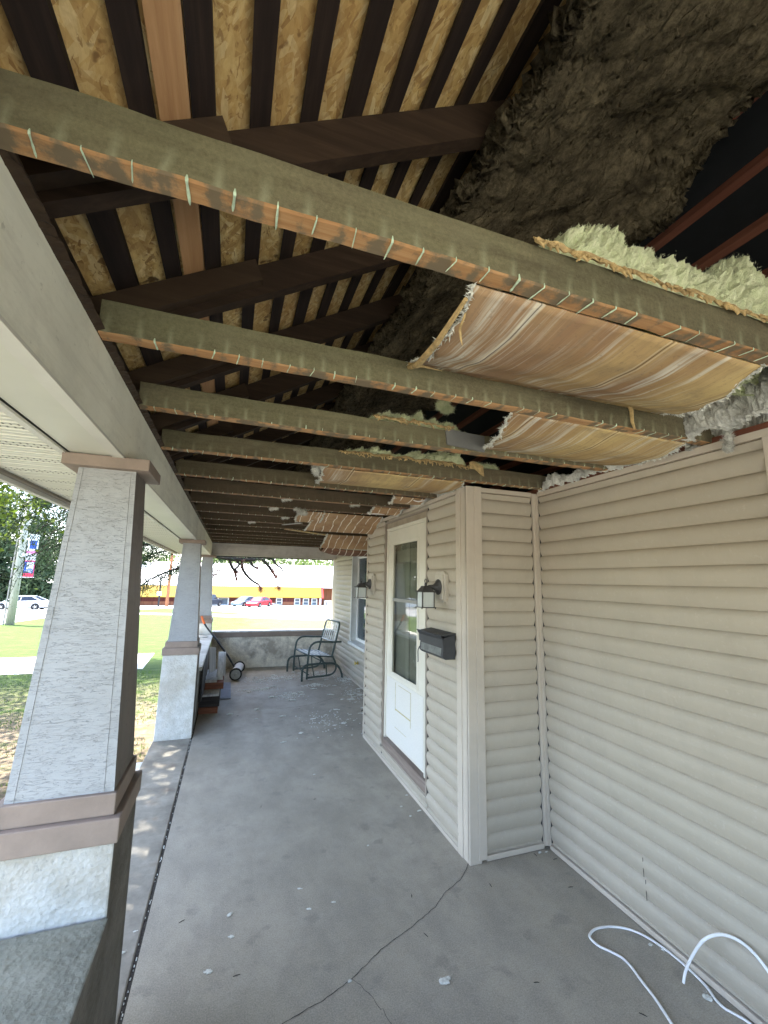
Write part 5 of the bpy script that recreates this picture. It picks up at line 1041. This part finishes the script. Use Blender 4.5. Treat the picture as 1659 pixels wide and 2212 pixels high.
# the spruce just past the corner with drooping boughs
def spruce():
    rr = random.Random(12); rs = np.random.default_rng(12); bx_, by_ = -1.22, 15.2; z = gz(bx_, by_)
    t = thing("spruce_tree", (bx_, by_, z), "old spruce just beyond the porch with long bare drooping boughs", "tree")
    m = MB(); m.tube([(bx_,by_,z-.1),(bx_+.02,by_,z+4),(bx_,by_,z+9),(bx_,by_,z+13)], [.24,.2,.13,.03], 12); C = []; CR = []
    def bough(p0, az, L, rise, drop, dens=1., red=False):
        d = Vector((math.cos(az), math.sin(az), 0)); pts = [p0+d*(L*s_)+Vector((0,0,rise*L*math.sin(min(s_*1.5,1)*1.57)-drop*L*s_**2.2))+Vector((0,0,.05*nz(s_*4,az,L,2))) for s_ in np.linspace(0,1,9)]
        m.tube(pts, [.045*(1-.85*s_) + .004 for s_ in np.linspace(0,1,9)], 7)
        for q in range(int(14*dens)):
            s_ = rr.uniform(.3,1); i = min(int(s_*8),7); b0 = pts[i].lerp(pts[i+1], s_*8-i); l = rr.uniform(.2,.75)*(L/2.2); sd = rr.choice((-1,1)); e = b0+d*l*.35+Vector((-d.y,d.x,0))*sd*l*.45+Vector((0,0,-l*rr.uniform(.5,1.1)))
            mid = (b0+e)/2+Vector((0,0,.08*l)); m.tube([b0,mid,e], [.008,.006,.0025], 5)
            for w in range(7): (CR if red and rr.random() < .4 else C).append(tuple(b0.lerp(mid, w/3) if w < 3 else mid.lerp(e, (w-3)/3)))
        if dens > .5:
            for w in range(12): C.append(tuple(pts[2+w//2]))
    base = Vector((bx_,by_,0))
    for k in range(44):
        zz = z+2.6+rr.random()*9.5; az = rr.uniform(0,6.28)
        if zz < 5.2 and math.cos(az) > -.2: continue
        az = az; bough(base+Vector((0,0,zz)), az, rr.uniform(1.6,3.4)*(1-(zz-z)/17), rr.uniform(-.05,.12), rr.uniform(.15,.5))
    for az, zz, L in ((3.0,3.6,4.4),(3.3,4.3,4.6),(2.8,4.6,4.2),(3.6,3.9,4.0),(3.15,3.1,3.4),(2.6,3.9,3.8),(3.9,4.2,4.0),(3.1,4.9,4.8),(3.45,5.1,4.8),(2.95,4.0,3.0),(3.25,3.4,2.6),(3.7,4.6,4.4)):
        bough(base+Vector((0,0,zz)), az, L, .05, .28, 1.5)
    for k in range(22): bough(base+Vector((0,0,rr.uniform(2.7,5.4))), rr.uniform(2.35,4.1), rr.uniform(1.6,4.6), .04, rr.uniform(.15,.34), 1.5)
    # boughs reaching right, seen through the far opening
    for az, zz, L, dr, red in ((-.12,2.62,2.6,.10,False),(-.28,2.66,2.0,.16,True)):
        bough(base+Vector((0,0,zz)), az, L, .0, dr, .3, red)
    def twig(pts, r=.062): m.tube(smooth_path(pts, 5), [r*(1-.55*i/((len(pts)-1)*5)) for i in range((len(pts)-1)*5+1)], 6)
    yy = 14.7
    for pts in ([(-.12,2.4),(-.05,2.18),(.08,1.95),(.14,1.75),(.18,1.66)], [(.3,2.4),(.28,2.2),(.38,1.95),(.62,1.70),(.86,1.55),(.95,1.40)], [(.5,2.45),(.6,2.2),(.78,2.08)], [(.9,2.4),(1.15,2.15),(1.3,1.95),(1.42,1.78)]):
        twig([(x, yy+.05*i, zz) for i, (x, zz) in enumerate(pts)])
        for x, zz in pts[-2:]: CR.append((x, yy+.1, zz))
    lim = [(bx_,by_,2.75),(-.7,14.9,2.50),(-.1,14.7,2.37),(.5,14.7,2.36),(1.1,14.8,2.44),(1.8,14.8,2.52)]; twig(lim, .10)
    for q in range(40):
        t_ = rr.random(); x = -.9+2.9*t_; C.append((x, 14.75+rr.uniform(-.15,.15), 2.46-.10*rr.random()-.25*max(0,.15-t_)))
    for q in range(36): C.append((-.62+.35*rr.random(), 14.8, 2.35-.6*rr.random()))
    for pts in ([(.05,14.7,2.36),(.2,14.7,2.2),(.1,14.7,2.05),(.16,14.7,1.93)], [(1.25,14.7,2.42),(1.35,14.7,2.25),(1.55,14.7,2.1),(1.62,14.7,1.95)]): twig(pts, .05)
    for c_, w_ in (((-.45,1.98),.12),((-.55,1.85),.1),((.14,1.95),.05),((1.28,2.02),.09),((1.40,1.85),.05),((1.48,1.45),.05),((.93,1.42),.05)):
        for q in range(5): CR.append((c_[0]+rr.uniform(-w_,w_), 14.75, c_[1]+rr.uniform(-w_,w_)))
    m.build("trunk", M['backlitbark'], t)  # bark colour darkened to give the boughs their backlit shade
    m = MB(); leaf_mesh(m, C, 75000, .11, rs, (.085,.085,.085), aspect=.2, droop=.9); m.build("crown", M['needles'], t, fixn=False)
    m = MB(); leaf_mesh(m, CR, 1700, .07, rs, (.04,.04,.05), aspect=.25, droop=.8); m.build("dead_twigs", M['needler'], t, fixn=False)
spruce()
# far hillside woods
mb = MB(); rs = np.random.default_rng(33); C = []
for i in range(260):
    x = -160+i*1.5+rs.uniform(-1,1); y = 175+rs.uniform(-14,16)
    if -46 < x < -30: continue
    hh = 11.8+1.6*math.sin(x*.08)+rs.uniform(-1,1)
    for k in range(5): C.append((x+rs.uniform(-2,2), y+rs.uniform(-2,2), gz(x,y)+hh*(.35+.65*k/4)))
leaf_mesh(mb, C, 26000, 1.3, rs, (1.6,1.6,1.0)); 
tag(mb.build("woods", M['farleaf'], None, fixn=False), "far line of green woods above the white roof", "woods", kind='stuff')
mb = MB(); mb.grid(lambda u, v: (-260+620*u, 165+90*v, gz(0,165+90*v)-1+(8.5+2*math.sin(u*21))*math.sin(min(1,v*2.2)*1.57)), 60, 14); struct(mb.build("hills", mat_leaf("hill_green", (.07,.11,.03), (.13,.17,.06), .1)))

# ------------------------------------------------------------------ far diner-like building with yellow roof
b = thing("shop_building", (0,74,gz(0,74)), "long dark red building with yellow roof edge and big white metal roof", "building")
YF = 74.; g0 = gz(0, YF)-.35
MB().box(-22,15,YF,YF+22,g0-.6,.28).build("wall", M['redwall'], b)
MB().box(15.01,22,YF+4.2,YF+22,g0-.6,1.0).build("side_wing_wall", M['orwall'], b)
MB().box(-22,14.9,YF-.06,YF-.001,g0-.5,g0+.96).build("wainscot", M['orwall'], b)
mb = MB(); mb.hexa([(-22,YF-1.1,-1.33),(14.6,YF-1.1,-1.28),(14.6,YF-.02,.38),(-22,YF-.02,.36),(-22,YF-1.1,-1.25),(14.6,YF-1.1,-1.2),(14.6,YF-.02,.46),(-22,YF-.02,.44)])
for k in range(120):
    x = -21.9+k*.305; mb.bar((x,YF-1.1,-1.235),(x,YF-.03,.455), .03, .04, (0,-.5,.8))
mb.build("yellow_roof_skirt", M['yellow'], b)
MB().prism([(YF-1.12,-1.3),(YF-.0,-1.3),(YF-.0,.5),(YF-.1,.5)], 'x', 14.61, 15.0).build("red_end_trim", M['redtrim'], b)
mb = MB(); mb.hexa([(-40,YF+.3,.35),(22.3,YF+.3,.35),(22.3,YF+14.5,4.35),(-40,YF+14.5,4.25),(-40,YF+.3,.55),(22.3,YF+.3,.55),(22.3,YF+14.5,4.6),(-40,YF+14.5,4.5)])
for x0_, x1_ in ((-2,1),(4,7),(11,13.5),(17,18.6)): mb.box(x0_, x1_, YF+11.0, YF+11.1, 3.62, 3.72)
mb.build("main_roof", M['roofw'], b)
mb = MB(); mb.tube([(13.9,YF+5,1.8),(13.9,YF+5,3.1),(13.4,YF+5,3.15)], .09, 8); mb.build("vent_pipe", M['poleor'], b)
for i, (u0, u1, zb, zt) in enumerate([(4.35,5.45,-2.35,-1.3),(7.2,8.25,-2.45,-1.35),(10.2,11.2,-2.55,-1.38),(11.65,12.7,-2.58,-1.38),(13.1,14.1,-2.6,-1.38)]):
    f_ = MB().box(u0,u1,YF-.14,YF-.062,zb,zt).build("window", M['white'], b); MB().box(u0+.16,u1-.16,YF-.155,YF-.141,zb+.14,(zb+zt)/2-.04).box(u0+.16,u1-.16,YF-.155,YF-.141,(zb+zt)/2+.04,zt-.12).build("pane", M['wdark'], f_)
f_ = MB().box(-4.0,-.15,YF-.14,YF-.062,-2.55,-1.35).build("window", M['white'], b); MB().box(-3.75,-2.35,YF-.155,YF-.141,-2.4,-1.45).box(-1.7,-.35,YF-.155,YF-.141,-2.4,-1.45).build("pane", M['wdark'], f_)
for x0_, x1_ in ((1.75,2.25),(2.4,3.05),(3.1,3.75),(3.9,4.15)):
    f_ = MB().box(x0_-.5,x1_-.5,YF-.14,YF-.062,-2.9,-1.33).build("door", M['white'], b); MB().box(x0_-.42,x1_-.58,YF-.155,YF-.141,-2.75,-1.45).build("pane", M['wdark'], f_)
mb = MB(); mb.bar((6.05,YF-.5,-1.3),(6.05,YF-.5,-2.15),.16,.16,(0,1,0)); mb.bar((6.05,YF-.5,-2.1),(8.7,YF-.6,-2.85),.2,.2); mb.build("downspout", M['white'], b)
MB().box(14.35,14.6,YF-1.0,YF-.8,g0-.3,-1.3).build("corner_post", M['white'], b)
tag(MB().box(3.95,4.75,YF-.9,YF-.8,-1.85,-1.42).box(4.5,4.62,YF-.9,YF-.85,-2.0,-1.85).build("hanging_sign", M['white'], None), "small white sign hanging under the yellow roof edge", "sign")
mb = thing("air_conditioner", (15.9,YF-.2,gz(0,YF)), "white air conditioner unit at the right end of the red building", "air conditioner")
MB().box(15.3,16.5,YF-.5,YF+.2,gz(0,YF)-.3,gz(0,YF)+.85).build("housing", M['white'], mb, bevel=.05); MB().box(15.5,15.85,YF-.52,YF-.501,gz(0,YF)+.1,gz(0,YF)+.7).build("grille", M['metalg'], mb)

# ------------------------------------------------------------------ cars
def car(name, paint, label, loc, rz, L=4.7, H=1.45, W=1.8, suv=False, cat="car", group=None):
    t = thing(name, (0,0,0), label, cat, group); h = H
    if suv: body = [(-L/2,.45),(-L/2+.02,.95),(-L/2+.2,1.08),(L/2-1.25,1.08),(L/2-.1,.92),(L/2,.5),(L/2-.05,.28),(-L/2+.05,.3)]; cab = [(-L/2+.12,1.05),(-L/2+.45,h),(L/2-1.9,h),(L/2-1.25,1.05)]
    else: body = [(-L/2,.45),(-L/2+.03,.86),(-L/2+.3,.97),(-L/2+.9,.98),(L/2-1.5,.94),(L/2-.2,.74),(L/2,.55),(L/2-.04,.26),(-L/2+.06,.28)]; cab = [(-L/2+.35,.96),(-L/2+1.25,h-.06),(-L/2+1.75,h),(L/2-2.15,h),(L/2-1.75,h-.1),(L/2-1.05,.90)]
    m = MB(); n = len(body)
    for wy, ins in ((-W/2,0),(-W/2+.0,0)): pass
    secs = [(-W/2, .88), (-W/2+.06, 1.), (W/2-.06, 1.), (W/2, .88)]
    b0 = 0
    for yy, k in secs:
        m.v += [(x*(.985+.015*(k > .95)), yy, .6+(z-.6)*k) for x, z in body]
    for s_ in range(3):
        for i in range(n): a_ = s_*n+i; c_ = s_*n+(i+1) % n; m.f.append((a_, c_, c_+n, a_+n)); m.mi.append(0)
    m.f += [tuple(range(n)), tuple(range(3*n, 4*n))]; m.mi += [0,0]
    # wheel arches as dark discs set into the flanks
    wx = (-L/2+.85, L/2-.9)
    m.build("body", paint, t, bevel=.04)
    m = MB(); cn = len(cab)
    for yy, ins in ((-W/2+.09,0),(-W/2+.27,1),(W/2-.27,1),(W/2-.09,0)):
        for x, z in cab: m.v.append((x, yy if z < h-.2 else (yy if abs(yy) < W/2-.2 else math.copysign(W/2-.24, yy)), z))
    for s_ in range(3):
        for i in range(cn): a_ = s_*cn+i; c_ = s_*cn+(i+1) % cn; m.f.append((a_, c_, c_+cn, a_+cn)); m.mi.append(0)
    m.f += [tuple(range(cn)), tuple(range(3*cn, 4*cn))]; m.mi += [0,0]
    cabo = m.build("glasshouse", M['carglass'], t, bevel=.03)
    m = MB(); x0_, x1_ = (cab[1][0]+.02, cab[-2][0]) if suv else (cab[1][0]+.1, cab[-3][0]+.05)
    m.box(x0_, x1_, -W/2+.235, W/2-.235, h-.03, h+.03)
    for sy in (-1,1):
        m.bar((-.1,sy*(W/2-.085),.96),(-.15,sy*(W/2-.235),h-.01), .07, .03, (0,sy,.3)); m.bar((cab[0][0]+.02,sy*(W/2-.085),.99),(cab[1][0]+.02,sy*(W/2-.24),h-.05), .09, .04, (0,sy,.3)); m.bar((cab[-1][0],sy*(W/2-.085),.93),(x1_,sy*(W/2-.24),h-.02), .07, .04, (0,sy,.3))
    m.build("roof", paint, t, bevel=.02)
    for x in wx:
        for sy in (-1,1):
            m = MB(); m.lathe([(.20,-.115),(.33,-.11),(.34,-.08),(.34,.08),(.33,.11),(.20,.115)], (x, sy*(W/2-.10), .34), 'y', 24); wl = m.build("wheel", M['tyre'], t)
            m = MB(); m.lathe([(.035,sy*.13),(.06,sy*.126)], (x, sy*(W/2-.10), .34), 'y', 12)
            for q in range(5):
                a_ = q*1.2566; m.bar((x+.03*math.cos(a_), sy*(W/2+.018), .34+.03*math.sin(a_)), (x+.20*math.cos(a_), sy*(W/2+.014), .34+.20*math.sin(a_)), .06, .02, (0,1,0))
            m.build("rim", M['rim'], wl)
            m = MB(); m.lathe([(.385,-.02),(.40,.0),(.385,.012)], (x, sy*(W/2-.004), .36), 'y', 24); m.build("wheel_arch", M['tyre'], t)
    for sy in (-1,1):
        MB().box(L/2-.16,L/2-.01,sy*(W/2-.28)-.17,sy*(W/2-.28)+.17,.60,.72).build("headlight", M['lightw'], t, bevel=.02)
        MB().box(-L/2-.012,-L/2+.1,sy*(W/2-.28)-.2,sy*(W/2-.28)+.2,.74,.86).build("tail_light", M['lightr'], t, bevel=.02)
    m = MB()
    for sy in (-1,1):
        for x in (-.45,.55): m.box(x-.09,x+.09,sy*(W/2+.005)-.012,sy*(W/2+.005)+.012,.82,.845)
    m.build("door_handle", M['blackm'], t)
    t.location = (loc[0], loc[1], gz(*loc)+.0); t.rotation_euler = (-.0, 0, rz)
    return t
car("parked_car", M['carw'], "white sedan on the street behind the utility pole", (-21.75,58.9), math.pi-.03, L=4.85, H=1.47)
car("parked_car", M['carr'], "red sedan parked in front of the dark red building", (4.15,67.0), R(58)+math.pi, L=4.6)
car("parked_car", M['carb'], "blue grey sedan parked left of the red sedan", (2.2,69.6), R(52)+math.pi, L=4.5)
car("parked_car", M['cark'], "dark suv parked farthest left before the building window", (-2.9,69.5), R(60), L=4.6, H=1.75, suv=True)
car("parked_car", M['carr'], "small red vehicle far up the hillside road", (-12.6,100), R(80), L=5.2, H=1.7, suv=True)

# ------------------------------------------------------------------ poles, banners, signs
px, py = -12.9, 33.66; pz = gz(px, py)
t = thing("utility_pole", (px,py,pz), "weathered wooden utility pole with side conduit, near the street", "pole")
MB().tube([(px,py,pz-.3),(px,py,pz+4),(px+.02,py,pz+9)], [.235,.20,.15], 16).build("pole", M['polewood'], t, smooth=True)
MB().tube([(px-.30,py-.1,pz),(px-.27,py-.1,pz+4),(px-.2,py-.1,pz+8)], .045, 8).build("conduit", M['metalg'], t)
mb = MB()
for zz in (2.92,2.83,1.54,3.0): mb.tube([(px+.1,py-.2,zz),(px+.95,py-.2,zz+.005)], .022, 6)
mb.build("banner_arm", M['white'], t)
bt = thing("street_banner", (px+.6,py-.2,1.55), "red and blue banner with a framed portrait hanging on the utility pole", "banner")
x0_, x1_ = px+.36, px+.90; yb_ = py-.2
MB().box(x0_,x1_,yb_-.008,yb_+.008,1.56,2.82).build("cloth", M['banb'], bt)
mb = MB(); mb.box(x0_,x1_,yb_-.0125,yb_-.0082,1.56,1.80); mb.box(x0_,x1_,yb_-.0125,yb_-.0082,2.54,2.60); mb.box(x1_-.035,x1_,yb_-.0125,yb_-.0082,1.81,2.53)
for k in range(3): mb.bar((x0_+.2+.1*k,yb_-.011,2.63),(x1_-.01,yb_-.011,2.70+.03*k), .03, .004, (0,0,1))
mb.build("red_bands", M['banr'], bt)
mb = MB(); mb.box(x0_+.13,x1_-.06,yb_-.0125,yb_-.0082,2.05,2.50); mb.box(x0_,x1_,yb_-.0105,yb_-.0081,2.605,2.82)
for k, w in enumerate((.30,.44,.22,.34)): mb.box((x0_+x1_)/2-w/2,(x0_+x1_)/2+w/2,yb_-.0125,yb_-.0082,1.985-.045*k,2.002-.045*k)
mb.build("white_fields", M['banw'], bt)
mb = MB(); cx_ = (x0_+x1_)/2+.03; mb.box(cx_-.11,cx_+.09,yb_-.0145,yb_-.0126,2.33,2.39); mb.box(cx_-.12,cx_-.07,yb_-.0145,yb_-.0126,2.17,2.33); mb.box(cx_-.10,cx_+.12,yb_-.0145,yb_-.0126,2.06,2.12); mb.build("portrait_figure", M['bank'], bt)
bt = thing("street_banner", (px+.6,py-.2,3.0), "upper pink and white banner above the portrait banner", "banner")
MB().box(x0_,x1_+.03,yb_-.008,yb_+.008,3.02,4.3).build("cloth", M['banw'], bt); MB().box(x0_,x1_+.03,yb_-.0125,yb_-.0082,3.03,3.24).build("pink_band", M['banp'], bt)
MB().box(x0_+.12,x1_-.04,yb_-.0125,yb_-.0082,3.35,3.9).build("blue_field", M['banb'], bt)
qx, qy = -8.55, 69.4; t = thing("roadside_pole", (qx,qy,gz(qx,qy)), "orange brown utility pole at the foot of the hillside road", "pole")
MB().tube([(qx,qy,gz(qx,qy)-.2),(qx+.1,qy,9)], [.22,.15], 10).build("pole", M['poleor'], t); MB().bar((qx-.9,qy,7.6),(qx+1.1,qy,7.6),.12,.12).build("crossarm", M['poleor'], t)
qx, qy = -9.55, 69.0; t = thing("sign_post", (qx,qy,gz(qx,qy)), "black sign post with white panel beside the orange brown pole", "sign")
MB().tube([(qx,qy,gz(qx,qy)-.1),(qx,qy,1.6)], .12, 8).build("post", M['blackm'], t); MB().box(qx-.35,qx+.25,qy-.2,qy-.14,-.9,-.35).build("panel", M['white'], t)
t = thing("lawn_sign", (-13.2,70,gz(-13.2,70)), "low green and white striped sign at the far lawn edge", "sign")
zz = gz(0,70); MB().box(-14.0,-12.9,70,70.1,zz+.1,zz+1.2).build("board", M['teal'], t); MB().box(-13.9,-13.0,69.95,69.99,zz+.35,zz+.5).box(-13.9,-13.0,69.95,69.99,zz+.75,zz+.9).build("stripes", M['white'], t)
t = thing("hill_house", (-10.2,104,gz(0,104)), "pale house on the hillside behind the spruce boughs", "house")
zz = gz(0,104); MB().box(-13,-6.5,104,111,zz-1,zz+6).build("wall", M['house'], t); MB().prism([(-13.4,zz+5.9),(-6.1,zz+5.9),(-9.75,zz+9)], 'y', 103.6, 111.4).build("roof", basic("far_grey_roof", (.3,.29,.28), .1, 2, .8), t)
for wx_ in (-12,-10.2,-8.4): MB().box(wx_,wx_+.9,103.93,103.99,zz+2.6,zz+4.0).build("window", M['wdark'], t)
